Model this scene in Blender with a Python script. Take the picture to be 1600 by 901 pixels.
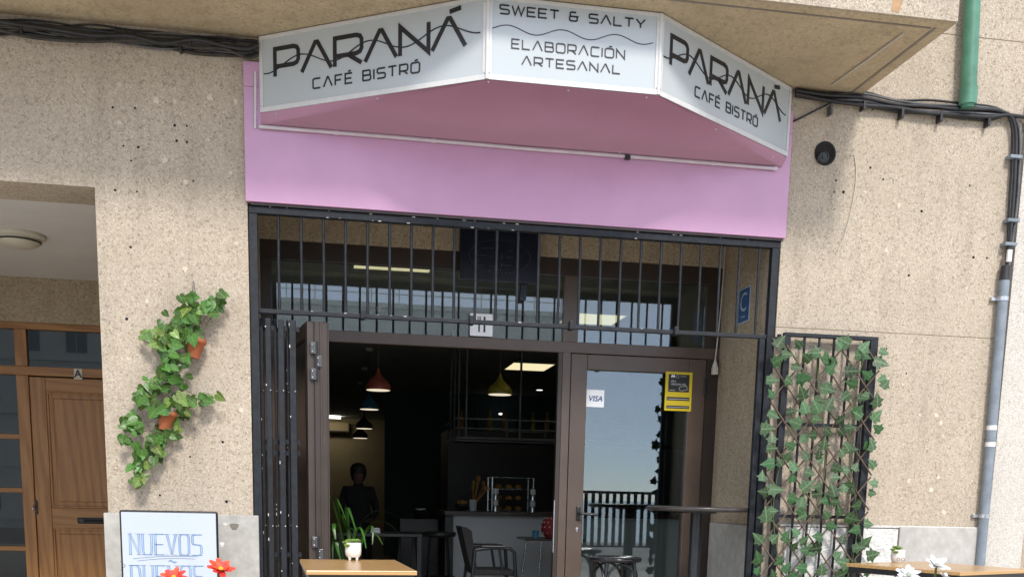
import bpy, bmesh, math, random
from mathutils import Vector, Matrix
random.seed(7)
rad = math.radians
for o in list(bpy.data.objects): bpy.data.objects.remove(o, do_unlink=True)
SC = bpy.context.scene
COL = SC.collection

# ------------------------------------------------------------------ camera
PIT, YAW, ROL = rad(9.423), rad(9.8825), rad(-1.29455)
CPX, CPY, FPX = 800.0, 1040.58, 1596.56            # principal point and focal length in photo pixels (1600 wide)
EYE = Vector((0.0, -6.8, 1.12))
_fw = Vector((math.sin(YAW)*math.cos(PIT), math.cos(YAW)*math.cos(PIT), -math.sin(PIT)))
_ri = Vector((math.cos(YAW), -math.sin(YAW), 0))
_dn = _fw.cross(_ri)
CR = math.cos(ROL)*_ri + math.sin(ROL)*_dn
CD = -math.sin(ROL)*_ri + math.cos(ROL)*_dn
cd = bpy.data.cameras.new('camera'); cam = bpy.data.objects.new('camera', cd); COL.objects.link(cam)
cd.sensor_fit = 'HORIZONTAL'; cd.sensor_width = 36; cd.lens = FPX/1600*36
cd.shift_y = (CPY-450.5)/1600; cd.clip_start = 0.05; cd.clip_end = 6000
mw = Matrix((CR, -CD, -_fw)).transposed().to_4x4(); mw.translation = EYE
cam.matrix_world = mw
SC.camera = cam

# ------------------------------------------------------------------ sky, sun, exposure
SUN_EL, SUN_AZ = rad(41), rad(7)                   # azimuth measured from straight in front of the facade, towards +X
W = bpy.data.worlds.new('World'); SC.world = W; W.use_nodes = True
nt = W.node_tree; nt.nodes.clear()
sky = nt.nodes.new('ShaderNodeTexSky'); sky.sky_type = 'NISHITA'; sky.sun_disc = False
sky.sun_elevation = SUN_EL; sky.sun_rotation = math.pi - SUN_AZ
sky.air_density = 0.55; sky.dust_density = 0.25; sky.ozone_density = 5.0
bg = nt.nodes.new('ShaderNodeBackground'); bg.inputs[1].default_value = 0.14
wo = nt.nodes.new('ShaderNodeOutputWorld')
# thin high cloud veil over the whole sky
tcw = nt.nodes.new('ShaderNodeTexCoord'); cln = nt.nodes.new('ShaderNodeTexNoise'); cln.inputs['Scale'].default_value = 2.2; cln.inputs['Detail'].default_value = 6
clr = nt.nodes.new('ShaderNodeMapRange'); clr.inputs['From Min'].default_value = .3; clr.inputs['From Max'].default_value = .7
clr.inputs['To Min'].default_value = .40; clr.inputs['To Max'].default_value = .62
clm = nt.nodes.new('ShaderNodeMix'); clm.data_type = 'RGBA'; clm.inputs[7].default_value = (7.2, 7.0, 6.7, 1)
nt.links.new(tcw.outputs['Generated'], cln.inputs['Vector']); nt.links.new(cln.outputs[0], clr.inputs[0]); nt.links.new(clr.outputs[0], clm.inputs[0])
nt.links.new(sky.outputs[0], clm.inputs[6]); nt.links.new(clm.outputs[2], bg.inputs[0]); nt.links.new(bg.outputs[0], wo.inputs[0])
sl = bpy.data.lights.new('sun', 'SUN'); sl.energy = 1.3; sl.angle = rad(10); sl.color = (1, .95, .87)
so = bpy.data.objects.new('sun', sl); COL.objects.link(so)
sd = Vector((math.sin(SUN_AZ)*math.cos(SUN_EL), -math.cos(SUN_AZ)*math.cos(SUN_EL), math.sin(SUN_EL)))
so.rotation_euler = sd.to_track_quat('Z', 'Y').to_euler(); so.location = sd*60
SC.view_settings.view_transform = 'Standard'; SC.view_settings.look = 'None'
SC.view_settings.gamma = 1; SC.view_settings.use_curve_mapping = False
SC.view_settings.exposure = 1.2

# ------------------------------------------------------------------ pixel -> place helpers
def ray(x, y): return (x-CPX)*CR + (y-CPY)*CD + FPX*_fw
def atY(x, y, Y=0.0): d = ray(x, y); return EYE + d*((Y-EYE.y)/d.y)
def atZ(x, y, z): d = ray(x, y); return EYE + d*((z-EYE.z)/d.z)
def atX(x, y, X): d = ray(x, y); return EYE + d*((X-EYE.x)/d.x)

# ------------------------------------------------------------------ materials
MATS = {}
def _nodes(name):
    m = bpy.data.materials.new(name); m.use_nodes = True
    t = m.node_tree; b = t.nodes['Principled BSDF']
    return m, t, b
def N(t, typ, **kw):
    n = t.nodes.new(typ)
    for k, v in kw.items():
        if k.startswith('i_'):
            n.inputs[k[2:].replace('_', ' ')].default_value = v
        else: setattr(n, k, v)
    return n
def ramp(t, fac, stops):
    r = t.nodes.new('ShaderNodeValToRGB'); cr = r.color_ramp
    while len(cr.elements) < len(stops): cr.elements.new(.5)
    for e, (p, c) in zip(cr.elements, stops): e.position = p; e.color = (*c, 1) if len(c) == 3 else c
    t.links.new(fac, r.inputs[0]); return r.outputs[0]
def mixc(t, fac, a, b, mode='MIX'):
    n = t.nodes.new('ShaderNodeMix'); n.data_type = 'RGBA'; n.blend_type = mode
    for s, v in ((0, fac), (6, a), (7, b)):
        if hasattr(v, 'node'): t.links.new(v, n.inputs[s])
        else: n.inputs[s].default_value = v if s == 0 else (*v, 1)
    return n.outputs[2]
def coords(t): return t.nodes.new('ShaderNodeTexCoord').outputs['Object']
def noise(t, co, scale, detail=3, rough=.55, dist=0):
    n = N(t, 'ShaderNodeTexNoise'); n.inputs['Scale'].default_value = scale
    n.inputs['Detail'].default_value = detail; n.inputs['Roughness'].default_value = rough
    n.inputs['Distortion'].default_value = dist
    t.links.new(co, n.inputs['Vector']); return n.outputs[0]
def bump(t, b, h, strength, dist):
    n = t.nodes.new('ShaderNodeBump'); n.inputs['Strength'].default_value = strength; n.inputs['Distance'].default_value = dist
    t.links.new(h, n.inputs['Height']); t.links.new(n.outputs[0], b.inputs['Normal'])
def pm(name, col, rough=.5, metal=0, var=.15, scale=9, bmp=.15, bscale=60, bdist=.004, spec=.5, rnd=0, coat=0, rvar=.1, vein=False):
    """painted / plain surface with mottling, roughness wear and fine relief"""
    m, t, b = _nodes(name); co = coords(t)
    n1 = noise(t, co, scale, 5, .6)
    dark = tuple(c*(1-var) for c in col); lite = tuple(min(1, c*(1+var)) for c in col)
    c = ramp(t, n1, [(.3, dark), (.7, lite)])
    if rnd:
        oi = t.nodes.new('ShaderNodeObjectInfo')
        hs = N(t, 'ShaderNodeHueSaturation')
        mr = N(t, 'ShaderNodeMapRange'); mr.inputs['To Min'].default_value = 1-rnd; mr.inputs['To Max'].default_value = 1+rnd
        t.links.new(oi.outputs['Random'], mr.inputs[0]); t.links.new(mr.outputs[0], hs.inputs['Value'])
        mh = N(t, 'ShaderNodeMapRange'); mh.inputs['To Min'].default_value = .5-rnd*.06; mh.inputs['To Max'].default_value = .5+rnd*.06
        t.links.new(oi.outputs['Random'], mh.inputs[0]); t.links.new(mh.outputs[0], hs.inputs['Hue'])
        t.links.new(c, hs.inputs['Color']); c = hs.outputs[0]
    if vein:
        sx = N(t, 'ShaderNodeSeparateXYZ'); t.links.new(co, sx.inputs[0])
        ab = N(t, 'ShaderNodeMath', operation='ABSOLUTE'); t.links.new(sx.outputs[0], ab.inputs[0])
        mid = ramp(t, ab.outputs[0], [(0.0, (1, 1, 1)), (.045, (0, 0, 0))])
        k1 = N(t, 'ShaderNodeMath', operation='MULTIPLY_ADD'); k1.inputs[1].default_value = -.55; t.links.new(ab.outputs[0], k1.inputs[0]); t.links.new(sx.outputs[1], k1.inputs[2])
        k2 = N(t, 'ShaderNodeMath', operation='PINGPONG'); k2.inputs[1].default_value = .13; t.links.new(k1.outputs[0], k2.inputs[0])
        side = ramp(t, k2.outputs[0], [(0.0, (.55, .55, .55)), (.03, (0, 0, 0))])
        vv = mixc(t, 1.0, mid, side, 'LIGHTEN')
        c = mixc(t, vv, c, tuple(min(1, v*2.1+.03) for v in col))
    t.links.new(c, b.inputs['Base Color'])
    rr = N(t, 'ShaderNodeMapRange'); rr.inputs['To Min'].default_value = max(.02, rough-rvar); rr.inputs['To Max'].default_value = min(1, rough+rvar)
    t.links.new(noise(t, co, scale*2.3, 4), rr.inputs[0]); t.links.new(rr.outputs[0], b.inputs['Roughness'])
    b.inputs['Metallic'].default_value = metal; b.inputs['Specular IOR Level'].default_value = spec
    b.inputs['Coat Weight'].default_value = coat
    if bmp: bump(t, b, noise(t, co, bscale, 4), bmp, bdist)
    MATS[name] = m; return m
def stucco(name, a, bcol, c, pale, scale=84, rel=.5, stain=.36):
    m, t, b = _nodes(name); co = coords(t)
    grain = N(t, 'ShaderNodeTexVoronoi'); grain.feature = 'F1'; grain.inputs['Scale'].default_value = scale
    warp = noise(t, co, 30, 2)
    add = N(t, 'ShaderNodeVectorMath', operation='MULTIPLY_ADD')
    wv = t.nodes.new('ShaderNodeTexNoise'); wv.inputs['Scale'].default_value = 45; t.links.new(co, wv.inputs['Vector'])
    t.links.new(wv.outputs['Color'], add.inputs[0]); add.inputs[1].default_value = (.02, .02, .02); t.links.new(co, add.inputs[2])
    t.links.new(add.outputs[0], grain.inputs['Vector'])
    gcol = ramp(t, grain.outputs['Color'], [(.08, tuple(v*.7 for v in a)), (.3, bcol), (.7, c), (.95, pale)])
    fine = noise(t, co, 135, 5, .75)
    gcol = mixc(t, .5, gcol, ramp(t, fine, [(.37, tuple(v*.72 for v in a)), (.5, bcol), (.63, pale)]))
    big = noise(t, co, 1.3, 5, .65)
    gcol = mixc(t, ramp(t, big, [(.36, (stain,)*3), (.62, (0, 0, 0))]), gcol, tuple(v*.72 for v in bcol))
    # rain streaks and soot
    mp = N(t, 'ShaderNodeMapping'); mp.inputs['Scale'].default_value = (4.2, 4.2, .55); t.links.new(co, mp.inputs['Vector'])
    st = noise(t, mp.outputs[0], 1.5, 5, .6)
    gcol = mixc(t, ramp(t, st, [(.53, (0, 0, 0)), (.75, (stain*.75,)*3)]), gcol, tuple(v*.55 for v in a))
    # pale knocks
    pv = noise(t, co, 13, 2, .4)
    gcol = mixc(t, ramp(t, pv, [(.76, (0, 0, 0)), (.82, (.4, .4, .4))]), gcol, pale)
    t.links.new(gcol, b.inputs['Base Color']); b.inputs['Roughness'].default_value = .93
    b.inputs['Specular IOR Level'].default_value = .2
    hh = mixc(t, .5, grain.outputs['Distance'], fine)
    bump(t, b, hh, rel, .012)
    MATS[name] = m; return m
def wood(name, dark, lite, rough=.4, sc=(1.2, 14, 14), bmp=.1, grainaxis=None):
    m, t, b = _nodes(name); co = coords(t)
    mp = N(t, 'ShaderNodeMapping'); mp.inputs['Scale'].default_value = sc; t.links.new(co, mp.inputs['Vector'])
    n1 = noise(t, mp.outputs[0], 1.6, 6, .6, 1.6)
    wv = N(t, 'ShaderNodeTexWave'); wv.wave_type = 'BANDS'; wv.bands_direction = 'DIAGONAL'
    wv.inputs['Scale'].default_value = .9; wv.inputs['Distortion'].default_value = 7; wv.inputs['Detail'].default_value = 3
    t.links.new(mp.outputs[0], wv.inputs['Vector'])
    c = ramp(t, n1, [(.28, dark), (.72, lite)])
    c = mixc(t, .42, c, ramp(t, wv.outputs[0], [(.1, dark), (.6, lite)]))
    t.links.new(c, b.inputs['Base Color']); b.inputs['Roughness'].default_value = rough
    bump(t, b, n1, bmp, .002); MATS[name] = m; return m
def emis(name, col, s):
    m, t, b = _nodes(name); b.inputs['Base Color'].default_value = (*[c*.8 for c in col], 1)
    b.inputs['Emission Color'].default_value = (*col, 1); b.inputs['Emission Strength'].default_value = s
    MATS[name] = m; return m
def glass(name, tint=(.55, .6, .6), ior=1.55, gain=1.6, rough=.0):
    m = bpy.data.materials.new(name); m.use_nodes = True; t = m.node_tree; t.nodes.clear()
    out = t.nodes.new('ShaderNodeOutputMaterial'); mx = t.nodes.new('ShaderNodeMixShader')
    tr = t.nodes.new('ShaderNodeBsdfTransparent'); tr.inputs[0].default_value = (*tint, 1)
    gl = t.nodes.new('ShaderNodeBsdfGlossy'); gl.inputs['Roughness'].default_value = rough; gl.inputs[0].default_value = (.88, .96, 1.0, 1)
    fr = t.nodes.new('ShaderNodeFresnel'); fr.inputs[0].default_value = ior
    mu = N(t, 'ShaderNodeMath', operation='MULTIPLY'); mu.inputs[1].default_value = gain; mu.use_clamp = True
    t.links.new(fr.outputs[0], mu.inputs[0]); t.links.new(mu.outputs[0], mx.inputs[0])
    t.links.new(tr.outputs[0], mx.inputs[1]); t.links.new(gl.outputs[0], mx.inputs[2]); t.links.new(mx.outputs[0], out.inputs[0])
    MATS[name] = m; return m

stucco('stucco', (.26, .205, .150), (.45, .377, .290), (.57, .492, .39), (.69, .62, .52))
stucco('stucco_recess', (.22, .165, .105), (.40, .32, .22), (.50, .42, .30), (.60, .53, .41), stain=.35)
stucco('stucco_soffit', (.40, .315, .20), (.50, .405, .27), (.56, .46, .31), (.62, .53, .37), scale=60, rel=.25, stain=.6)
stucco('stucco_pale', (.44, .40, .34), (.57, .53, .47), (.66, .62, .56), (.75, .72, .67), scale=110, rel=.5, stain=.25)
pm('plinth_stone', (.43, .415, .38), .75, var=.16, scale=14, bmp=.3, bscale=120)
pm('plinth_white', (.66, .65, .62), .8, var=.06, scale=6, bmp=1.0, bscale=14, bdist=.05)
pm('joint', (.36, .29, .21), .95)
pm('rust', (.40, .25, .14), .95, var=.3, scale=14)
pm('mortar', (.20, .18, .15), .95)
pm('porch_ceiling', (.62, .61, .59), .9, var=.05, scale=2)
pm('filler', (.60, .53, .42), .95, bmp=.4)
pm('hole', (.012, .010, .009), .9, bmp=0)
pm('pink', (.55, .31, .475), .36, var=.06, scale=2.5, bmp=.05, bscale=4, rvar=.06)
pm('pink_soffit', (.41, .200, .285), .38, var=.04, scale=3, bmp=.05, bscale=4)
pm('sign_white', (.47, .51, .53), .22, var=.02, scale=2, bmp=.03, bscale=3, rvar=.05)
pm('sign_trim', (.62, .62, .61), .35, metal=.0, var=.05, scale=20, bmp=.1)
pm('letter_black', (.014, .014, .016), .38, bmp=0)
pm('black_iron', (.012, .0145, .019), .5, spec=.35, var=.5, scale=24, bmp=.5, bscale=70, bdist=.002)
pm('black_metal', (.013, .014, .016), .4, var=.3, scale=30)
pm('table_grey', (.050, .043, .041), .3, var=.3, scale=14)
pm('black_gloss', (.012, .012, .013), .2, var=.2, scale=30, bmp=.05)
pm('paint_chip', (.62, .60, .57), .7, bmp=0)
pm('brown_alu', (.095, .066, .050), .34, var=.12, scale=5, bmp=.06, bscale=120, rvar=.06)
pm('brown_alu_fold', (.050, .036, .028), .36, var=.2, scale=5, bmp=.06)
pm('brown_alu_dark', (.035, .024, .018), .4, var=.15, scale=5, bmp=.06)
pm('steel', (.52, .52, .53), .28, metal=1, var=.1, scale=30)
pm('hinge_steel', (.10, .10, .105), .35, metal=.6, var=.2)
pm('zinc', (.19, .225, .26), .5, metal=.0, var=.22, scale=11, bmp=.2, bscale=70, bdist=.002)
pm('green_pipe', (.075, .215, .145), .42, var=.22, scale=9, bmp=.15)
pm('cable_black', (.016, .016, .018), .45, var=.5, scale=12)
pm('cable_dusty', (.045, .040, .034), .8, var=.4, scale=12)
pm('cable_grey', (.10, .10, .105), .5, var=.4, scale=12)
pm('cable_white', (.50, .47, .40), .5, var=.1)
pm('conduit', (.58, .52, .55), .4, var=.12, scale=8)
pm('plastic_white', (.72, .72, .70), .35, var=.04)
pm('plastic_cream', (.56, .52, .43), .4, var=.06)
pm('sticker_white', (.86, .87, .88), .4, var=.02, bmp=0)
pm('sticker_yellow', (.62, .47, .015), .42, var=.05, bmp=0)
pm('sticker_black', (.02, .021, .02), .4, bmp=0)
pm('sticker_grey', (.35, .35, .34), .5, bmp=0)
pm('visa_blue', (.025, .075, .22), .4, bmp=0)
pm('sign_blue', (.02, .085, .24), .45, var=.1, scale=20)
pm('sign_pale', (.40, .47, .52), .5, bmp=0)
pm('led_black', (.006, .009, .022), .35, var=.2, bmp=0)
pm('led_dot', (.25, .25, .24), .3, bmp=0)
wood('pine', (.22, .092, .020), (.38, .182, .050), .42, (9, 9, .8))
wood('pine_h', (.22, .092, .020), (.37, .178, .048), .42, (.8, 9, 9))
wood('table_wood', (.42, .245, .095), (.56, .35, .155), .25, (1.0, 16, 16), .05)
wood('dark_wood', (.030, .018, .014), (.055, .034, .026), .25, (3, 14, 14))
wood('lattice_wood', (.07, .050, .035), (.14, .10, .068), .75, (10, 10, 10), .3)
glass('glass_front', (.80, .84, .82), gain=1.9)
glass('glass_house', (.10, .11, .11), gain=1.0)
glass('glass_clear', (.85, .88, .88), gain=1.0)
pm('terracotta', (.36, .105, .038), .75, var=.12, scale=20, bmp=.2)
pm('leaf_bright', (.058, .132, .020), .38, var=.3, scale=25, bmp=.1, rnd=.35, vein=True)
pm('leaf_light', (.125, .19, .035), .4, var=.25, scale=25, bmp=.1, rnd=.3, vein=True)
pm('leaf_ivy', (.029, .068, .022), .5, spec=.3, var=.35, scale=30, bmp=.15, rnd=.6, vein=True)
pm('leaf_ivy_pale', (.060, .112, .050), .48, spec=.35, var=.3, scale=30, bmp=.15, rnd=.3, vein=True)
pm('leaf_palm', (.045, .13, .018), .35, var=.3, scale=14, bmp=.1, rnd=.3)
pm('succulent', (.19, .30, .055), .5, var=.25, scale=60, bmp=.1, rnd=.3)
pm('stem', (.09, .115, .03), .6)
pm('soil', (.03, .022, .015), .95)
pm('petal_red', (.68, .062, .028), .5, var=.15, scale=60, bmp=.1, rnd=.12)
pm('petal_white', (.62, .63, .64), .5, var=.03, scale=60, bmp=.1)
pm('stamen_pale', (.38, .40, .33), .7, bmp=.5, bscale=300)
pm('stamen', (.62, .38, .03), .6, bmp=.5, bscale=300)
pm('ceramic_white', (.74, .71, .67), .35, var=.04, scale=20, bmp=.05)
pm('board_white', (.48, .53, .59), .3, var=.03, scale=3, bmp=.02)
pm('marker_blue', (.06, .11, .24), .6, bmp=0)
pm('marker_pale', (.30, .42, .62), .6, bmp=0)
pm('cafe_teal', (.075, .115, .135), .8, var=.1, scale=2)
pm('cafe_cream', (.50, .40, .22), .85, var=.08, scale=2)
pm('cafe_ceiling_paint', (.42, .43, .40), .9, var=.1, scale=2)
pm('cafe_floor_tile', (.20, .185, .165), .5, var=.2, scale=3)
pm('counter_white', (.56, .58, .58), .6, var=.05, scale=2)
pm('shade_red', (.36, .075, .055), .4, bmp=0)
pm('shade_blue', (.03, .14, .27), .4, bmp=0)
pm('shade_yellow', (.30, .25, .025), .4, bmp=0)
pm('shade_black', (.02, .02, .02), .4, bmp=0)
pm('cloth_dark', (.012, .012, .014), .9, var=.2)
pm('skin_dark', (.10, .055, .04), .6)
pm('hair_black', (.008, .007, .007), .6)
pm('red_cloth', (.30, .03, .035), .7, var=.1)
pm('cup_blue', (.04, .20, .30), .4)
pm('amber', (.30, .14, .02), .6)
pm('paving', (.52, .49, .44), .8, var=.15, scale=3, bmp=.4, bscale=40)
pm('asphalt', (.30, .29, .27), .9, var=.2, scale=3, bmp=.6, bscale=120)
pm('house_white', (.84, .84, .81), .85, var=.05, scale=.4)
pm('roof_dark', (.34, .38, .40), .7)
m, t, b = _nodes('sea'); b.inputs['Base Color'].default_value = (.02, .07, .09, 1); b.inputs['Roughness'].default_value = .12
bump(t, b, noise(t, coords(t), .35, 6, .65), .35, .4); MATS['sea'] = m
emis('panel_light', (1.0, .87, .53), .42)
emis('spot_light', (1.0, .96, .88), 1.6)
emis('lamp_inside', (1.0, .88, .66), .36)
emis('strip_light', (1.0, .93, .80), 3.2)

# ------------------------------------------------------------------ mesh builder
ORG = {}
class MB:
    def __init__(s): s.v = []; s.f = []; s.sm = []
    def _add(s, vs, fs, smooth=False):
        k = len(s.v); s.v += [tuple(v) for v in vs]
        for f in fs: s.f.append(tuple(i+k for i in f)); s.sm.append(smooth)
        return s
    def box(s, x0, x1, y0, y1, z0, z1, bev=0.0):
        if bev:
            bm = bmesh.new(); bmesh.ops.create_cube(bm, size=1)
            bmesh.ops.scale(bm, vec=(x1-x0, y1-y0, z1-z0), verts=bm.verts)
            bmesh.ops.translate(bm, vec=((x0+x1)/2, (y0+y1)/2, (z0+z1)/2), verts=bm.verts)
            bmesh.ops.bevel(bm, geom=bm.edges[:], offset=bev, segments=2, affect='EDGES', profile=.5)
            bm.verts.index_update(); s._add([v.co for v in bm.verts], [[v.index for v in f.verts] for f in bm.faces]); bm.free(); return s
        vs = [(x, y, z) for x in (x0, x1) for y in (y0, y1) for z in (z0, z1)]
        return s._add(vs, [(0, 1, 3, 2), (4, 6, 7, 5), (0, 4, 5, 1), (2, 3, 7, 6), (0, 2, 6, 4), (1, 5, 7, 3)])
    def bar(s, p, q, w, h, up=(0, 0, 1)):
        p = Vector(p); q = Vector(q); d = (q-p).normalized(); u = Vector(up)
        if abs(d.dot(u)) > .98: u = Vector((0, 1, 0))
        a = d.cross(u).normalized(); b_ = a.cross(d).normalized()
        vs = []
        for c in (p, q):
            for i, j in ((-1, -1), (1, -1), (1, 1), (-1, 1)): vs.append(c + a*(i*w/2) + b_*(j*h/2))
        return s._add(vs, [(3, 2, 1, 0), (4, 5, 6, 7)] + [(i, (i+1) % 4, 4+(i+1) % 4, 4+i) for i in range(4)])
    def tube(s, pts, r, n=8, caps=True):
        pts = [Vector(p) for p in pts]; L = len(pts); rs = r if isinstance(r, (list, tuple)) else [r]*L
        vs = []; prev = None
        for i, p in enumerate(pts):
            d = (pts[min(i+1, L-1)] - pts[max(i-1, 0)]).normalized()
            if prev is None:
                u = Vector((0, 0, 1)) if abs(d.z) < .9 else Vector((1, 0, 0)); a = d.cross(u).normalized()
            else: a = (prev - d*prev.dot(d)).normalized()
            prev = a; b_ = d.cross(a)
            for k in range(n):
                t_ = 2*math.pi*k/n; vs.append(p + a*(rs[i]*math.cos(t_)) + b_*(rs[i]*math.sin(t_)))
        fs = [(i*n+k, i*n+(k+1) % n, (i+1)*n+(k+1) % n, (i+1)*n+k) for i in range(L-1) for k in range(n)]
        s._add(vs, fs, True)
        if caps: s._add([vs[k] for k in range(n)], [tuple(reversed(range(n)))]); s._add([vs[(L-1)*n+k] for k in range(n)], [tuple(range(n))])
        return s
    def lathe(s, c, prof, n=24, smooth=True, axis='z'):
        c = Vector(c); vs = []
        for r, z in prof:
            for k in range(n):
                t_ = 2*math.pi*k/n
                o = Vector((r*math.cos(t_), r*math.sin(t_), z))
                if axis == 'y': o = Vector((o.x, -o.z, o.y))
                vs.append(c+o)
        fs = [(i*n+k, i*n+(k+1) % n, (i+1)*n+(k+1) % n, (i+1)*n+k) for i in range(len(prof)-1) for k in range(n)]
        s._add(vs, fs, smooth)
        if prof[0][0] > 1e-4: s._add(vs[:n], [tuple(reversed(range(n)))])
        if prof[-1][0] > 1e-4: s._add(vs[-n:], [tuple(range(n))])
        return s
    def prism(s, poly, ext):
        """polygon (3d points) pushed along ext"""
        p = [Vector(a) for a in poly]; e = Vector(ext); n = len(p)
        return s._add(p+[a+e for a in p], [tuple(reversed(range(n))), tuple(range(n, 2*n))] + [(i, (i+1) % n, n+(i+1) % n, n+i) for i in range(n)])
    def ribbon(s, pts, w, o, u, v, n, th=.002, closed=False):
        """flat stroke of width w on the plane o,u,v lifted along n, mitred"""
        P = [Vector((a, b_)) for a, b_ in pts]; L = len(P); Lf = []; Rt = []
        for i in range(L):
            if closed: a = (P[i]-P[i-1]).normalized(); b_ = (P[(i+1) % L]-P[i]).normalized()
            else:
                a = (P[i]-P[max(i-1, 0)]); b_ = (P[min(i+1, L-1)]-P[i])
                a = a.normalized() if a.length > 1e-9 else b_.normalized(); b_ = b_.normalized() if b_.length > 1e-9 else a
            na = Vector((-a.y, a.x)); nb = Vector((-b_.y, b_.x)); mm = na+nb
            mm = mm.normalized() if mm.length > 1e-6 else na
            k = w/2/max(.42, mm.dot(na))
            Lf.append(P[i]+mm*k); Rt.append(P[i]-mm*k)
        def to(q, h): return o + u*q.x + v*q.y + n*h
        vs = []
        for i in range(L): vs += [to(Lf[i], th), to(Rt[i], th), to(Lf[i], 0), to(Rt[i], 0)]
        fs = []
        for i in range(L if closed else L-1):
            a = i*4; c = ((i+1) % L)*4
            fs += [(a, a+1, c+1, c), (a+2, a, c, c+2), (a+1, a+3, c+3, c+1)]
        return s._add(vs, fs)
    def build(s, name, mat, parent=None, local=False, smooth=None):
        me = bpy.data.meshes.new(name)
        off = Vector((0, 0, 0))
        if parent is not None and not local: off = ORG.get(parent.name, Vector((0, 0, 0)))
        me.from_pydata([tuple(Vector(v)-off) for v in s.v], [], s.f); me.update()
        for p, sm in zip(me.polygons, s.sm): p.use_smooth = sm if smooth is None else smooth
        bm = bmesh.new(); bm.from_mesh(me); bmesh.ops.recalc_face_normals(bm, faces=bm.faces); bm.to_mesh(me); bm.free()
        me.materials.append(MATS[mat]); o = bpy.data.objects.new(name, me); COL.objects.link(o)
        if parent is not None: o.parent = parent; ORG[o.name] = off
        return o
def tag(o, label, cat, group=None):
    o['label'] = label; o['category'] = cat
    if group: o['group'] = group
    return o
def thing(name, loc, label, cat, group=None, rotz=0):
    o = bpy.data.objects.new(name, None); COL.objects.link(o); o.location = loc; o.rotation_euler = (0, 0, rotz)
    o.empty_display_size = .1; ORG[o.name] = Vector(loc); return tag(o, label, cat, group)
def structure(o): o['kind'] = 'structure'; return o
def inst(name, me, parent, mw):
    """copy of shared mesh data as a part, mw given in the parent's space"""
    o = bpy.data.objects.new(name, me); COL.objects.link(o); o.parent = parent; o.matrix_local = mw; return o
def mesh_only(mb, name, mat):
    o = mb.build(name, mat); me = o.data; bpy.data.objects.remove(o, do_unlink=True); return me
def copy_tree(o, parent=None):
    c = o.copy(); COL.objects.link(c); c.parent = parent
    if parent is not None: c.matrix_parent_inverse = o.matrix_parent_inverse
    for ch in o.children: copy_tree(ch, c)
    return c
V = Vector

# ------------------------------------------------------------------ stroke lettering
def rr(w=1, c=.14): return [(c, 0), (w-c, 0), (w, c), (w, 1-c), (w-c, 1), (c, 1), (0, 1-c), (0, c)]
G = {
 'P': ([[(0, 0), (0, 1), (.80, 1), (.94, .95), (1, .84), (1, .52), (.94, .41), (.80, .36), (.08, .36)]], .92),
 'A': ([[(0, 0), (.46, 1), (.54, 1), (1, 0)]], 1.14),
 'R': ([[(0, 0), (0, 1), (.80, 1), (.94, .95), (1, .84), (1, .52), (.94, .41), (.80, .36), (.08, .36)], [(.5, .36), (1, 0)]], 1),
 'N': ([[(0, 0), (0, 1), (1, 0), (1, 1)]], 1),
 'C': ([[(1, 1), (.16, 1), (.04, .95), (0, .85), (0, .15), (.04, .05), (.16, 0), (1, 0)]], 1),
 'F': ([[(0, 0), (0, 1), (1, 1)], [(0, .5), (.85, .5)]], .9),
 'E': ([[(1, 1), (0, 1), (0, 0), (1, 0)], [(0, .5), (.9, .5)]], .92),
 'B': ([[(0, 0), (0, 1), (.8, 1), (.93, .93), (.93, .6), (.82, .52), (0, .52)], [(.82, .52), (1, .42), (1, .12), (.86, 0), (0, 0)]], 1),
 'I': ([[(0, 0), (0, 1)]], .02),
 'S': ([[(1, 1), (.14, 1), (0, .9), (0, .62), (.12, .52), (.88, .5), (1, .4), (1, .1), (.86, 0), (0, 0)]], 1),
 'T': ([[(0, 1), (1, 1)], [(.5, 1), (.5, 0)]], 1),
 'O': ([rr() + ['c']], 1.05),
 'W': ([[(0, 1), (.25, 0), (.5, 1), (.75, 0), (1, 1)]], 1.35),
 'L': ([[(0, 1), (0, 0), (1, 0)]], .9),
 'Y': ([[(0, 1), (.5, .42), (1, 1)], [(.5, .42), (.5, 0)]], 1),
 'U': ([[(0, 1), (0, .16), (.14, 0), (.86, 0), (1, .16), (1, 1)]], 1),
 'V': ([[(0, 1), (.5, 0), (1, 1)]], 1),
 'D': ([[(0, 0), (0, 1), (.7, 1), (.92, .84), (1, .5), (.92, .16), (.7, 0), (0, 0)]], 1),
 '&': ([[(.72, 1), (.16, 1), (.06, .92), (.06, .6), (.16, .52), (1.0, .52)], [(.16, .52), (0, .42), (0, .12), (.12, 0), (.74, 0), (.86, .12), (.86, .52)]], 1),
 'M': ([[(0, 0), (0, 1), (.5, .3), (1, 1), (1, 0)]], 1.1), 'Z': ([[(0, 1), (1, 1), (0, 0), (1, 0)]], 1), 'G': ([[(1, 1), (.14, 1), (0, .86), (0, .14), (.14, 0), (1, 0), (1, .5), (.55, .5)]], 1),
 ' ': ([], .55)}
ACC = {'Á': 'A', 'É': 'E', 'Ó': 'O', 'Ñ': 'N'}
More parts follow.
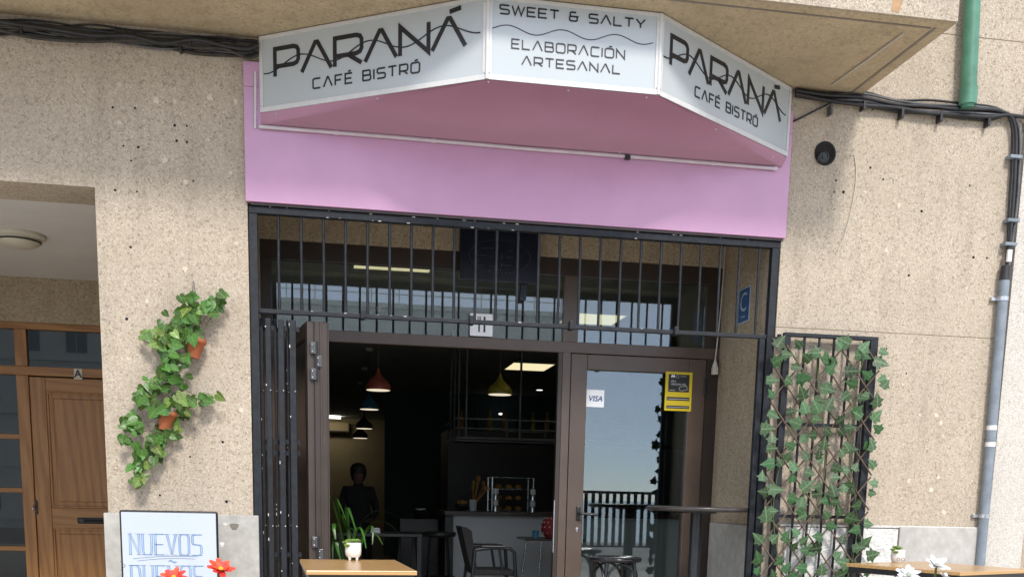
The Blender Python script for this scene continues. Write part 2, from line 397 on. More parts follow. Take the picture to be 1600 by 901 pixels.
def lettering(mb, text, o, u, v, n, x0, x1, y0, h, w, th=.003, gap=.3, aspect=None, dx=0, dy=0):
    """fit the text between x0 and x1 on the plane"""
    ws = [G[ACC.get(c, c)][1] for c in text]
    tot = sum(ws) + gap*(len(text)-1); s = (x1-x0)/tot; x = x0
    for c, wd in zip(text, ws):
        base = ACC.get(c, c)
        for st in G[base][0]:
            cl = st[-1] == 'c'; st = st[:-1] if cl else st
            mb.ribbon([(x+p[0]*wd*s+dx, y0+p[1]*h+dy) for p in st], w, o, u, v, n, th, cl)
        if c in 'ÁÉÓ': mb.ribbon([(x+wd*s*(.42 if base != 'A' else .52)+dx, y0+h*(1.2 if base != 'A' else 1.22)+dy), (x+wd*s*(.8 if base != 'A' else .86)+dx, y0+h*(1.27 if base != 'A' else 1.30)+dy)], w*.95, o, u, v, n, th)
        if c == 'Ñ': mb.ribbon([(x+wd*s*(.1+.2*k)+dx, y0+h*(1.2+.06*math.sin(k*1.6))+dy) for k in range(5)], w, o, u, v, n, th)
        x += (wd+gap)*s
    return mb
def lettering_words(text, name, mat, parent, o, u, v, n, x0, x1, y0, h, w, th=.003, gap=.3):
    ws = [G[ACC.get(c, c)][1] for c in text]; s = (x1-x0)/(sum(ws)+gap*(len(text)-1)); x = x0; word = ''; xs = x0
    for c, wd in zip(text+' ', ws+[.5]):
        if c == ' ':
            if word: lettering(MB(), word, o, u, v, n, xs, x-gap*s, y0, h, w, th, gap).build(name, mat, parent)
            word = ''; x += (wd+gap)*s; xs = x
        else: word += c; x += (wd+gap)*s
def label_text(txt, o, u, v, n, size, mat, parent, shear=0, name='lettering', align='CENTER', bold=0):
    cu = bpy.data.curves.new('txt', 'FONT'); cu.body = txt; cu.size = size; cu.shear = shear; cu.align_x = align; cu.align_y = 'CENTER'; cu.offset = bold
    cu.resolution_u = 3; ob = bpy.data.objects.new('txt', cu); COL.objects.link(ob)
    bpy.context.view_layer.update()
    me = bpy.data.meshes.new_from_object(ob.evaluated_get(bpy.context.evaluated_depsgraph_get()))
    bpy.data.objects.remove(ob, do_unlink=True)
    mb = MB(); mb._add([o+u*p.co.x+v*p.co.y+n*.0015 for p in me.vertices], [tuple(f.vertices) for f in me.polygons])
    return mb.build(name, mat, parent)

# ================================================================== SETTING
structure(MB().box(-30, 30, -8.6, 30, -.4, 0).build('ground', 'paving'))
structure(MB().box(-60, 60, -20, -8.6, -.6, -.12).build('road', 'asphalt'))
structure(MB()._add([(-4000, -4000, -6), (4000, -4000, -6), (4000, -20, -6), (-4000, -20, -6)], [(0, 1, 2, 3)]).build('sea', 'sea'))
structure(MB().box(-110, 17.5, -130, -48, -7, -2.5).build('quay', 'house_white'))
# paving slabs of the terrace, each a piece of the ground
gr = bpy.data.objects['ground']
sme = mesh_only(MB().box(-.295, .295, -.295, .295, 0, .012, .004), 'paving_slab', 'paving')
for i in range(16):
    for j in range(9):
        inst('paving_slab', sme, gr, Matrix.Translation((-3.6+i*.6, -.40-j*.6, .0)))

# ================================================================== APARTMENT BUILDING
XL, XR = -.52, 2.945                                 # shop opening
PX = -1.402                                          # right edge of the porch opening
ZP, ZS, ZT, ZB = 2.88, 3.782, 2.855, 9.0             # porch lintel, balcony soffit, opening head, top of the wall
GY = 1.07                                            # glazing plane
bld = thing('apartment_building', (0, 0, 0), 'beige pebble-dashed apartment building with balcony over the cafe front', 'building')
wl = MB().box(PX, XL, 0, .25, 0, ZB).build('pier_wall', 'stucco', bld)
MB().box(-9, PX, .0, .415, ZP, ZB).build('porch_lintel', 'stucco', bld)
MB().box(-9, -4.6, 0, .25, 0, ZP).build('pier_wall', 'stucco', bld)
MB().box(XL, XR, 0, .25, ZT, ZB).build('shop_lintel', 'stucco_recess', bld)
wr = MB().box(XR, 4.63, 0, .25, 0, 2.289).build('facade_panel', 'stucco', bld)
wr2 = MB().box(XR, 4.63, 0, .25, 2.295, 4.207).build('facade_panel', 'stucco', bld)
MB().box(XR, 4.63, 0, .25, 4.213, ZB).build('facade_panel', 'stucco', bld)
MB().box(XR+.002, 4.628, .004, .24, 2.28, 4.3).build('joint_mortar', 'joint', bld)
# recess of the shop front
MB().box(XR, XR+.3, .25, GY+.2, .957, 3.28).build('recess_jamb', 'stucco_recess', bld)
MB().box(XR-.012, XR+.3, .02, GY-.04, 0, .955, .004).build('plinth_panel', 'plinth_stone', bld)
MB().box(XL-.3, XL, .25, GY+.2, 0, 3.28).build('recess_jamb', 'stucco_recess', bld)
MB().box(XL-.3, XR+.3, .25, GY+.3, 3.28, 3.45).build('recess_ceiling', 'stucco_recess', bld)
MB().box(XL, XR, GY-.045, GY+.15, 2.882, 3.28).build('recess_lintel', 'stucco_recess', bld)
# porch
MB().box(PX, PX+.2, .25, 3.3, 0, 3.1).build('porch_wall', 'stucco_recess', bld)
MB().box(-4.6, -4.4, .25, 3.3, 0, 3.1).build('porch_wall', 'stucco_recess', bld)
PZ = 2.886
MB().box(-4.6, PX, .416, 3.4, PZ, PZ+.25).build('porch_ceiling', 'porch_ceiling', bld)
DY = 3.0
dtop = atY(100, 506, DY).z
MB().box(-4.4, PX, DY-.02, DY+.2, dtop, PZ).build('porch_back_wall', 'stucco_recess', bld)
MB().box(-4.4, PX, DY+.9, DY+1.0, 0, PZ).build('hall_wall', 'cafe_teal', bld)
# skirting stones
MB().box(-1.425, -.485, -.03, .0, 0, .966, .004).build('plinth_panel', 'plinth_stone', bld)
MB().box(3.10, 3.952, -.028, .0, .02, .955, .006).build('plinth_panel', 'plinth_white', bld)
MB().box(3.962, 4.60, -.03, .0, 0, .972, .004).build('plinth_panel', 'plinth_stone', bld)
MB().box(3.06, 4.6, -.02, 0, .962, .978, .003).build('plinth_cap', 'plinth_white', bld)
# broken stone corner and glue marks beside the board
for (px, py, rx, rz, mt) in ((366, 822, .026, .026, 'mortar'), (352, 818, .02, .011, 'plinth_white'), (347, 850, .013, .02, 'plinth_white')):
    p = atY(px, py, -.03); pts = [p + V((rx*math.cos(a)*(1+.3*math.sin(3*a)), 0, rz*math.sin(a)*(1+.25*math.cos(2*a)))) for a in [k*.5236 for k in range(12)]]
    MB().prism(pts, (0, -.002, 0)).build('glue_mark', mt, bld)
# balcony
bal = MB().box(-9, 3.43, -1.07, 0, ZS, ZS+.16).build('balcony_slab', 'stucco_soffit', bld)
MB().box(-9, 3.43, -1.08, -.95, ZS+.163, ZS+1.2).build('parapet', 'stucco', bal)
MB().box(3.30, 3.432, -.947, 0, ZS+.163, ZS+1.2).build('parapet', 'stucco', bal)
MB().box(-9, 3.436, -1.086, -1.0705, ZS+.004, ZS+.16).build('slab_edge', 'stucco', bal)
MB().box(3.4305, 3.44, -1.07, 0, ZS+.004, ZS+.16).build('slab_edge', 'stucco', bal)
MB().box(-9, 3.33, -1.0, -.985, ZS-.003, ZS+.001).build('drip_groove', 'mortar', bal)
MB().box(3.345, 3.362, -1.0, 0, ZS-.003, ZS+.001).build('drip_groove', 'mortar', bal)
a, b_ = atZ(1300, 133, ZS-.006), atZ(1412, 52, ZS-.006)
MB().tube([a, a.lerp(b_, .5)+V((.004, 0, 0)), b_], .007).build('soffit_wire', 'cable_white', bal)
p0 = atY(1402, 20, -1.09)
pts = [V((p0.x-.035, -1.0868, ZS+.02)), V((p0.x+.012, -1.0868, ZS+.015)), V((p0.x+.03, -1.0868, ZS+.08)), V((p0.x+.02, -1.0868, ZS+.158)), V((p0.x-.028, -1.0868, ZS+.158))]
MB().prism(pts, (0, -.0008, 0)).build('rust_stain', 'rust', bal)
# upper floor body, roof
MB().box(-9, 4.63, .25, 20.5, 3.46, ZB).build('upper_storeys', 'stucco', bld)
# drilled holes and filler patches of the walls
HOLES_L = [(176, 168), (211, 169), (273, 196), (292, 197), (276, 220), (292, 222), (193, 228), (216, 230), (205, 251), (180, 297), (214, 299), (302, 283), (204, 386),
           (198, 498), (297, 713), (250, 773), (348, 690), (354, 783), (206, 690)]
HOLES_R = [(1306, 282), (1318, 300), (1303, 300), (1521, 402), (1542, 403), (1385, 545), (1416, 583), (1380, 280), (1440, 330), (1515, 290), (1360, 262), (1420, 430)]
for hs, w_ in ((HOLES_L, wl), (HOLES_R, wr2)):
    for (px, py) in hs:
        p = atY(px, py, 0); r = random.uniform(.006, .011)
        MB().lathe((p.x, 0, p.z), [(r, -.001), (r*.9, .0015), (0.0, .002)], 8, False, 'y').build('drill_hole', 'hole', w_)
PATCH = [(187, 132), (244, 157), (273, 158), (328, 152), (368, 158), (325, 218), (187, 192), (290, 284), (257, 250), (377, 640), (230, 470), (290, 420), (370, 380), (200, 560), (360, 270),
         (1410, 600), (1437, 648), (1463, 648), (1474, 680), (1455, 765), (1470, 660), (1466, 745), (1530, 800), (1405, 320), (1385, 390), (1510, 450), (1420, 750), (1352, 300), (1475, 800)]
for (px, py) in PATCH:
    p = atY(px, py, 0); r = random.uniform(.009, .02); k0 = random.random()*6
    pts = [V((p.x + r*rj*math.cos(a), 0, p.z + r*1.2*rj*math.sin(a))) for a, rj in [(k*.3142, random.uniform(.45, 1.15)) for k in range(20)]]
    MB().prism(pts, (0, -.0015, 0)).build('filler_patch', 'filler', wl if p.x < 0 else wr2)
# round extractor outlet and its cap, right of the fascia
p = atY(1289, 240, 0)
vent = thing('wall_vent', (p.x, 0, p.z), 'round black vent hole with fan boss right of the pink fascia', 'vent')
MB().lathe((p.x, 0, p.z), [(.075, .0), (.075, .006), (.060, .008), (.056, .003), (0, .0028)], 28, True, 'y').build('vent_ring', 'hole', vent)
MB().lathe((p.x-.022, 0, p.z-.03), [(.040, .004), (.040, .028), (.030, .034), (.028, .030), (.014, .030), (.012, .036), (0, .036)], 20, False, 'y').build('vent_boss', 'black_metal', vent)
# loose pale wire on the right wall
tag(MB().tube([atY(*q, -.008) for q in ((1328, 242), (1335, 241), (1338, 262), (1337, 290), (1332, 320), (1326, 345), (1318, 372), (1309, 392))], .0035, 6).build('loose_wire', 'cable_white'),
    'thin cream wire hanging loose on the wall below the round vent', 'wire')
# neighbouring house
nb = thing('neighbour_house', (4.64, 0, 0), 'whitish rendered wall of the neighbouring house beyond the grey conduit', 'building')
MB().box(4.665, 4.955, -.01, 2, 0, ZB).build('house_wall', 'stucco_pale', nb)
MB().box(4.63, 4.665, .02, .3, 0, ZB).build('expansion_joint', 'mortar', nb)
MB().box(4.956, 12, .03, 2, 0, 1.62).build('doorway_side', 'stucco', nb)
MB().box(4.956, 12, -.008, 2, 1.621, ZB).build('house_wall', 'stucco_pale', nb)

# ================================================================== PINK FASCIA AND LIGHT-BOX SIGN
fas = thing('fascia_panel', (1.2, 0, ZT), 'glossy pink fascia board across the top of the cafe opening', 'fascia')
MB().box(-.527, 2.962, -.03, -.002, ZT, 3.50, .002).build('board', 'pink', fas)
MB().box(-.527, 2.962, -.0295, -.002, 3.5015, 3.64, .002).build('board', 'pink', fas)
MB().box(-.50, 2.95, -.012, .03, ZT-.014, ZT-.001).build('packing_strip', 'dark_wood', fas)
p = atY(388, 102, -.03)
MB().lathe((p.x, -.03, p.z), [(.006, 0), (.004, .004), (0, .005)], 8, True, 'y').build('screw', 'steel', fas)

sA, sB, sC, sD = V((-.43, -.032, 0)), V((.826, -.837, 0)), V((1.797, -.837, 0)), V((2.936, -.032, 0))
z0, z1 = 3.37, 3.772
sg = thing('lightbox_sign', (1.25, -.4, z0), 'three-sided white light-box sign reading PARANÁ CAFÉ BISTRÓ over the door', 'sign')
UP = V((0, 0, 1))
faces = []
for (a, b_) in ((sA, sB), (sB, sC), (sC, sD)):
    u = (b_-a).normalized(); n = V((u.y, -u.x, 0)); faces.append((a, u, n, (b_-a).length))
    L = (b_-a).length
    MB().prism([a+UP*z0, b_+UP*z0, b_+UP*z1, a+UP*z1], n*-.02).build('sign_face', 'sign_white', sg)
    fr = MB()
    def strip(u0, u1, v0, v1, d=.006):
        fr.prism([a+u*u0+UP*v0, a+u*u1+UP*v0, a+u*u1+UP*v1, a+u*u0+UP*v1], n*d)
    strip(.001, L-.001, z0-.012, z0+.014); strip(.001, L-.001, z1-.014, z1+.004)
    strip(.001, .024, z0+.0145, z1-.0145); strip(L-.024, L-.001, z0+.0145, z1-.0145)
    f_ = fr.build('face_trim', 'sign_trim', sg)
    for uu in (.012, L-.012):
        for zz in (z0+.02, z1-.03):
            MB().lathe(a+u*uu+UP*zz+n*.006, [(.005, 0), (.003, .003), (0, .0035)], 8, True, 'y').build('rivet', 'steel', f_)
for c in (sB, sC): MB().tube([c+UP*(z0-.012)+V((0, -.004, 0)), c+UP*z1+V((0, -.004, 0))], .011, 8).build('corner_trim', 'sign_trim', sg)
zw = 3.29
zf = z0-.0125
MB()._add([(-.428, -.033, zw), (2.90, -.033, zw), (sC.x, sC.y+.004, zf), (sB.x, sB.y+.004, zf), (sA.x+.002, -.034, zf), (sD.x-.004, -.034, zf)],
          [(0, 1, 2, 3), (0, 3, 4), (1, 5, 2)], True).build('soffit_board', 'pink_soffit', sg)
def soff(px, py):
    p = atZ(px, py, 3.34)
    for _ in range(4):
        tt = (p.y+.032)/(-.837+.032); p = atZ(px, py, zw + (z0-.012-zw)*tt)
    return p
for q in ((432, 178), (590, 154), (763, 128), (888, 141), (1010, 152), (1118, 202), (1207, 245), (968, 238)):
    p = soff(*q); MB().lathe(p+V((0, 0, -.004)), [(0, -.003), (.006, -.002), (.007, .004)], 8).build('screw', 'steel', sg)
# top back casing so the box is closed
MB().prism([sA+UP*(z1-.002), sB+UP*(z1-.002), sC+UP*(z1-.002), sD+UP*(z1-.002)], (0, 0, .004)).build('casing', 'sign_trim', sg)
# lettering, face by face
for fi, (x0, x1, c0, c1, wv) in ((0, (.095, 1.375, .375, 1.078, 1.45)), (2, (.085, 1.295, .345, 1.018, 1.34))):
    a, u, n, L = faces[fi]; o = a + UP*z0 + n*.0004
    lettering(MB(), 'PARANÁ', o, u, UP, n, x0+.015, x1-.015, .174, .150, .0235, gap=.13).build('lettering', 'letter_black', sg)
    lettering_words('CAFÉ BISTRÓ', 'lettering', 'letter_black', sg, o, u, UP, n, c0, c1, .076, .052, .0085, gap=.42)
    K = 60; w0 = .03
    MB().ribbon([(w0+(wv-w0)*k/K, .232 + .035*math.sin(-1.9+k/K*(2*math.pi*3.05)) + .030*k/K) for k in range(K+1)], .0055, o, u, UP, n, .004).build('wave_line', 'letter_black', sg)
a, u, n, L = faces[1]; o = a + UP*z0 + n*.0004
lettering_words('SWEET & SALTY', 'lettering', 'letter_black', sg, o, u, UP, n, .066, .878, .322, .043, .0075, gap=.34)
lettering(MB(), 'ELABORACIÓN', o, u, UP, n, .134, .768, .156, .045, .0065, gap=.36).build('lettering', 'letter_black', sg)
lettering(MB(), 'ARTESANAL', o, u, UP, n, .192, .745, .078, .042, .0065, gap=.36).build('lettering', 'letter_black', sg)
MB().ribbon([(.02+.91*k/60, .252 + .019*math.sin(-.3+k/60*2*math.pi*3.0) + .012*k/60 - .004) for k in range(61)], .004, o, u, UP, n).build('wave_line', 'letter_black', sg)
# conduit under the sign
cn = thing('sign_conduit', (1.2, -.05, 3.275), 'thin pale conduit running along the pink board under the sign', 'conduit')
cp_ = [V((-.440, -.050, 3.275)), V((.35, -.05, 3.277)), V((1.2, -.05, 3.273)), V((1.86, -.05, 3.276)), V((2.858, -.05, 3.275))]
MB().tube(cp_, .011, 10).build('pipe', 'conduit', cn)
MB().tube([V((-.462, -.04, 3.266)), V((-.456, -.04, 3.58))], .007, 8).build('end_strip', 'sign_trim', cn)
for x in (.02, .61, 1.85, 2.42, 2.85): MB().tube([V((x-.012, -.05, 3.275)), V((x+.012, -.05, 3.275))], .0135, 10).build('coupling', 'conduit', cn)
MB().box(1.83, 1.865, -.068, -.04, 3.255, 3.283, .004).build('clip', 'black_metal', cn)

# ================================================================== SECURITY GATE
gt = thing('security_grille', (1.2, 0, 2.2), 'fixed black iron grille of upright bars across the top of the opening', 'grille')
MB().box(XL+.006, XR-.0, .005, .055, 2.797, 2.838, .003).build('top_rail', 'black_iron', gt)
MB().box(XL+.006, XL+.056, .005, .055, 0, 2.796, .003).build('post', 'black_iron', gt)
MB().box(XR-.056, XR-.006, .005, .055, 0, 2.796, .003).build('post', 'black_iron', gt)
MB().box(XR-.105, XR-.065, .012, .052, 0, 2.212, .003).build('post', 'black_iron', gt)
MB().box(XL+.057, XR-.057, .012, .045, 2.214, 2.240, .003).build('bottom_rail', 'black_iron', gt)
bx = -.338
k = 0
while bx < XR-.09:
    b1 = MB().tube([(bx, .028, 2.238), (bx+random.uniform(-.003, .003), .028, 2.5), (bx, .028, 2.799)], .0092, 8).build('bar', 'black_iron', gt)
    bx += .1368; k += 1
for px in (567, 737, 893, 1057):
    p = atY(px, 492+ (px-567)*.05, .0)
    c = MB().box(p.x-.016, p.x+.016, -.012, .05, 2.205, 2.262, .006).build('latch', 'black_iron', gt)
# flaking paint specks
for i in range(34):
    if random.random() < .5: x, z = random.uniform(-.4, 2.85), 2.8385
    else: x, z = random.uniform(-.4, 2.85), random.choice([2.238, 2.80])
    w_ = random.uniform(.003, .011)
    MB().box(x, x+w_*1.8, .0035, .006, z-w_*.45, z).build('paint_chip', 'paint_chip', gt)
# concertina gate folded against the left side
fg = thing('folded_gate', (-.38, .05, 0), 'black iron concertina gate folded up at the left of the opening', 'gate')
for i, (px, wd, dy) in enumerate(((410, .020, .09), (420, .034, .02), (431, .018, .10), (440, .036, .03), (450, .016, .11), (458, .040, .04))):
    x = atY(px, 600, dy).x; zt = 2.195 - .01*(i % 2)
    st = MB().box(x-wd/2, x+wd/2, dy, dy+.035, .04, zt, .003).build('stile', 'black_iron', fg)
    for q in range(4):
        zz = random.uniform(.6, 2.15); MB().box(x-wd/2-.001, x-wd/2+random.uniform(.002, .006), dy-.0015, dy+.004, zz, zz+random.uniform(.004, .02)).build('paint_chip', 'paint_chip', st)
    for zz in (.7, 1.35, 1.42, 2.12):
        MB().box(x-wd/2+.004, x+wd/2+.02, dy+.036, dy+.046, zz, zz+.03).build('link', 'black_iron', fg)
    for zz in (.9, 1.75): MB().lathe((x+wd*.3, dy, zz), [(.008, 0), (.006, .006), (0, .008)], 8, True, 'y').build('bolt', 'steel', fg)
# gate leaf swung open flat against the right wall
gl = thing('open_gate_leaf', (3.3, -.06, 0), 'black iron gate leaf standing open against the right wall behind the ivy', 'gate')
gx0, gx1, gz1 = 2.975, 3.655, 2.248
MB().box(gx0, gx0+.045, -.085, -.045, .05, gz1-.026, .003).build('post', 'black_iron', gl)
MB().box(gx1-.055, gx1, -.085, -.045, .05, gz1-.026, .003).build('post', 'black_iron', gl)
MB().box(gx1-.10, gx1-.075, -.08, -.05, .05, gz1-.026, .003).build('post', 'black_iron', gl)
MB().box(gx0, gx1, -.085, -.045, gz1-.025, gz1, .003).build('rail', 'black_iron', gl)
for zz in (1.64, 1.02, .1): MB().box(gx0+.046, gx1-.101, -.078, -.052, zz, zz+.022).build('rail', 'black_iron', gl)
for i in range(4):
    x = gx0+.045+(i+1)*(gx1-gx0-.145)/5; MB().tube([(x, -.065, .06), (x, -.065, gz1-.024)], .009, 8).build('bar', 'black_iron', gl)
for zz in (.4, 1.1, 2.15): MB().tube([(XR+.015, -.03, zz), (XR+.015, -.03, zz+.09)], .014, 10).build('hinge', 'black_iron', gl)
for zz in (.45, 1.15, 2.19): MB().box(XR-.012, gx0+.01, -.05, .006, zz, zz+.03).build('hinge_arm', 'black_iron', gl)

# ================================================================== IVY TRELLIS ON THE OPEN GATE LEAF
def ivy_mesh():
    out = [(0, -.30), (.13, -.36), (.34, -.30), (.30, -.12), (.50, .02), (.27, .12), (.22, .24), (0, .62), (-.22, .24), (-.27, .12), (-.50, .02), (-.30, -.12), (-.34, -.30), (-.13, -.36)]
    vs = [(0, 0, .03)] + [(x, y, -.10*abs(x)-.10*max(0, y-.2)+.02*((i*7) % 3-1)) for i, (x, y) in enumerate(out)]
    mb = MB(); n = len(out); mb._add(vs, [(0, 1+i, 1+(i+1) % n) for i in range(n)], True); return mb
def heart_mesh():
    mid = [(0, -.30, 0), (0, -.12, -.04), (0, .10, -.05), (0, .34, -.06), (0, .60, -.16)]
    sd_ = [(.16, -.46, .03), (.37, -.36, .09), (.44, -.12, .10), (.35, .13, .06), (.17, .37, -.03)]
    vs = list(mid) + list(sd_) + [(-x, y, z) for x, y, z in sd_]
    fs = []
    for o_, fl in ((5, 0), (10, 1)):
        q = [(0, o_, o_+1), (0, o_+1, 1), (1, o_+1, o_+2), (1, o_+2, 2), (2, o_+2, o_+3), (2, o_+3, 3), (3, o_+3, o_+4), (3, o_+4, 4)]
        fs += [tuple(reversed(a)) if fl else a for a in q]
    mb = MB(); mb._add(vs, fs, True); return mb
IV = [mesh_only(ivy_mesh(), 'ivy_leaf', 'leaf_ivy'), mesh_only(ivy_mesh(), 'ivy_leaf', 'leaf_ivy_pale')]
HT = [mesh_only(heart_mesh(), 'heart_leaf', 'leaf_bright'), mesh_only(heart_mesh(), 'heart_leaf', 'leaf_light')]
def leaf_mw(p, size, roll, tx, ty):
    """leaf lying roughly in the wall plane, facing the street"""
    return Matrix.Translation(p) @ Matrix.Rotation(roll, 4, 'Y') @ Matrix.Rotation(rad(90)+tx, 4, 'X') @ Matrix.Rotation(ty, 4, 'Y') @ Matrix.Scale(size, 4)
tr = thing('ivy_trellis', (3.28, -.1, 0), 'expanding wooden lattice covered in artificial ivy leaves on the open gate', 'trellis')
to = ORG[tr.name]
tx0, tx1, tz0, tz1 = 2.895, 3.665, .12, 2.16
per = .238; sl_ = 1.22
c = tz0 - sl_*(tx1-tx0)
while c < tz1 + .01:
    for sgn, yy in ((1, -.104), (-1, -.112)):
        # z = c + sl*(x-tx0) for rising slats, mirrored for falling ones
        lo = max(0, (tz0-c)/sl_); hi = min(tx1-tx0, (tz1-c)/sl_)
        if hi-lo > .05:
            xa, xb = (tx0+lo, tx0+hi) if sgn > 0 else (tx1-lo, tx1-hi)
            MB().bar((xa, yy, c+sl_*lo), (xb, yy, c+sl_*hi), .007, .013, (0, 1, 0)).build('slat', 'lattice_wood', tr)
    c += per
rng = random.Random(11)
zz = tz0+.02
spots = []
row = 0
while zz < tz1+.05:
    for x in (tx0-.015, tx1-.0): spots.append((x+rng.uniform(-.03, .03), zz+rng.uniform(-.03, .03), 1))
    for k in range(5 if row % 2 else 6):
        spots.append((tx0+.1+(k+(.5 if row % 2 else 0))*.115+rng.uniform(-.06, .06), zz+rng.uniform(-.05, .05), 0))
    zz += .088; row += 1
for (x, z, e) in spots:
    if e and row and rng.random() < .25: continue
    s_ = rng.choice([rng.uniform(.075, .095), rng.uniform(.09, .125)])
    inst('leaf', IV[rng.random() < (.5 if e else .3)], tr, leaf_mw(V((x, -.125-rng.uniform(0, .035), z))-to, s_, rng.uniform(-2.2, 2.2), rng.uniform(-.35, .4), rng.uniform(-.45, .45)))
for (xx, ph) in ((tx0+.12, 0), (tx0+.36, 2), (tx1-.14, 4)):
    MB().tube([(xx+.06*math.sin(ph+z*4.2), -.118, z) for z in [tz0+.1*k for k in range(21)]], .0028, 5).build('vine', 'stem', tr)

# ================================================================== HANGING POTS ON THE LEFT PIER
def hang_plant(label, pot_px, tilt, clusters, cords, seed):
    r_ = random.Random(seed); pc = atY(*pot_px, -.085)
    root = thing('hanging_pot_plant', (pc.x, -.085, pc.z-.06), label, 'plant', 'pots hung on the left pier')
    og = ORG[root.name]
    pot = MB().lathe((0, 0, 0), [(.034, -.062), (.052, .030), (.060, .032), (.060, .058), (.052, .058), (.048, .03), (0, .028)], 20).build('pot', 'terracotta', root, True)
    pot.location = (0, 0, .06); pot.rotation_euler = (0, tilt, 0)
    so_ = MB().lathe((0, 0, .033), [(.047, 0), (.03, .006), (0, .009)], 14).build('soil', 'soil', pot, True)
    for (ca, cb) in cords: MB().tube([atY(*ca, -.03), atY((ca[0]+cb[0])/2-2, (ca[1]+cb[1])/2, -.06), atY(*cb, -.09)], .0022, 5).build('hanger', 'cable_grey', root)
    for (px, py, sx, sy, cnt, lt) in clusters:
        for i in range(int(cnt*1.75)):
            x = r_.gauss(px, sx*.72); y = r_.gauss(py, sy*.72); dep = -r_.uniform(.04, .17)
            p = atY(x, y, dep)
            inst('leaf', HT[1 if r_.random() < lt else 0], root, leaf_mw(p-og, r_.uniform(.042, .085), math.pi+r_.uniform(-1.5, 1.5), r_.uniform(-.5, .6), r_.uniform(-.7, .7)))
    prev = None
    for (px, py, *_r) in clusters:
        p = atY(px, py, -.09)
        if prev is not None: MB().tube([prev, prev.lerp(p, .5)+V((.012, -.02, .02)), p], .0022, 5).build('stem', 'stem', root)
        prev = p
    return root
hang_plant('upper terracotta pot with trailing heart-shaped leaves on the left pier', (305, 543), rad(12),
           [(322, 474, 20, 10, 9, .1), (300, 490, 20, 14, 14, .1), (275, 512, 20, 14, 14, .1), (240, 530, 10, 12, 5, .9), (262, 540, 16, 14, 14, .15), (270, 566, 16, 14, 12, .1), (272, 590, 14, 12, 9, .1), (340, 480, 10, 10, 5, .0), (299, 522, 9, 7, 6, .1)],
           (((302, 438), (301, 520)), ((303, 440), (318, 520))), 3)
hang_plant('lower terracotta pot with paler vine trailing towards the whiteboard', (260, 656), rad(14),
           [(262, 632, 26, 10, 13, .2), (290, 632, 18, 12, 12, .25), (318, 622, 10, 8, 5, .4), (238, 600, 14, 16, 12, .2), (222, 620, 10, 12, 7, .2), (208, 662, 12, 14, 8, .1), (194, 680, 6, 14, 4, .1),
            (262, 675, 16, 10, 8, .1), (246, 688, 14, 12, 8, .1), (224, 704, 14, 10, 8, .1), (250, 712, 8, 12, 4, .3), (215, 728, 10, 7, 6, .3), (219, 748, 9, 8, 7, .9), (252, 640, 12, 6, 6, .1)],
           (((256, 560), (254, 645)),), 5)

# ================================================================== WHITEBOARD
bd = thing('whiteboard', (-.98, -.33, 0), 'white pavement board lettered NUEVOS DUEÑOS standing by the left pier', 'board')
bx0, bx1, bz1 = -1.270, -.702, .992
lean = .0
MB().box(bx0, bx1, -.345, -.325, .12, bz1, .012).build('frame', 'black_gloss', bd)
MB().box(bx0+.012, bx1-.012, -.351, -.3455, .135, bz1-.012).build('panel', 'board_white', bd)
for x in (bx0+.03, bx1-.055):
    MB().bar((x+.012, -.32, .95), (x+.012, -.075, .0), .025, .02).build('leg', 'black_gloss', bd)
    MB().box(x, x+.025, -.345, -.325, 0, .119).build('leg', 'black_gloss', bd)
o = V((bx0, -.3512, 0)); ux, uz, un = V((1, 0, 0)), UP, V((0, -1, 0))
def pb(px, py): p = atY(px, py, -.351); return p.x-bx0, p.z
(u0, _), (u1, _) = pb(202, 850), pb(313, 850); v0 = pb(250, 866)[1]; v1 = pb(250, 834)[1]
for (txt, a0, a1, vb, vt) in (('NUEVOS', u0, u1, v0, v1), ('DUEÑOS', u0, u1+.005, pb(250, 916)[1], pb(250, 883)[1])):
    mb = MB(); lettering(mb, txt, o, ux, uz, un, a0, a1, vb, vt-vb, .0022, .0010, gap=.42)
    lettering(mb, txt, o, ux, uz, un, a0, a1, vb, vt-vb, .0022, .0010, gap=.42, dx=.011)
    ws = [G[ACC.get(c_, c_)][1] for c_ in txt]; tot = sum(ws)+.42*(len(txt)-1); s_ = (a1-a0)/tot; x = a0
    for wd in ws:                                   # serifs
        for q in (0, .9*wd):
            mb.ribbon([(x+q*s_-.008, vt), (x+q*s_+.018, vt+.001)], .002, o, ux, uz, un, .001)
            mb.ribbon([(x+q*s_-.006, vb), (x+q*s_+.014, vb-.001)], .002, o, ux, uz, un, .001)
        x += (wd+.42)*s_
    mb.build('lettering', 'marker_blue', bd)
    lettering(MB(), txt, o, ux, uz, un, a0, a1, vb, vt-vb, .0085, .0006, gap=.42, dx=.0055).build('lettering_fill', 'marker_pale', bd)
for (y0_, xa, xb) in ((870, 208, 309), (873.5, 215, 305)):
    MB().ribbon([(pb(xa+(xb-xa)*k/8, y0_-2.2*math.sin(k/8*3.14)+(2-k/8*3))) for k in range(9)], .0022, o, ux, uz, un, .001).build('underline', 'marker_blue', bd)
for q in (((188, 876), (196, 883), (189, 890)), ((339, 874), (333, 883), (339, 890))):
    MB().ribbon([pb(*k) for k in q], .0022, o, ux, uz, un, .001).build('corner_mark', 'letter_black', bd)

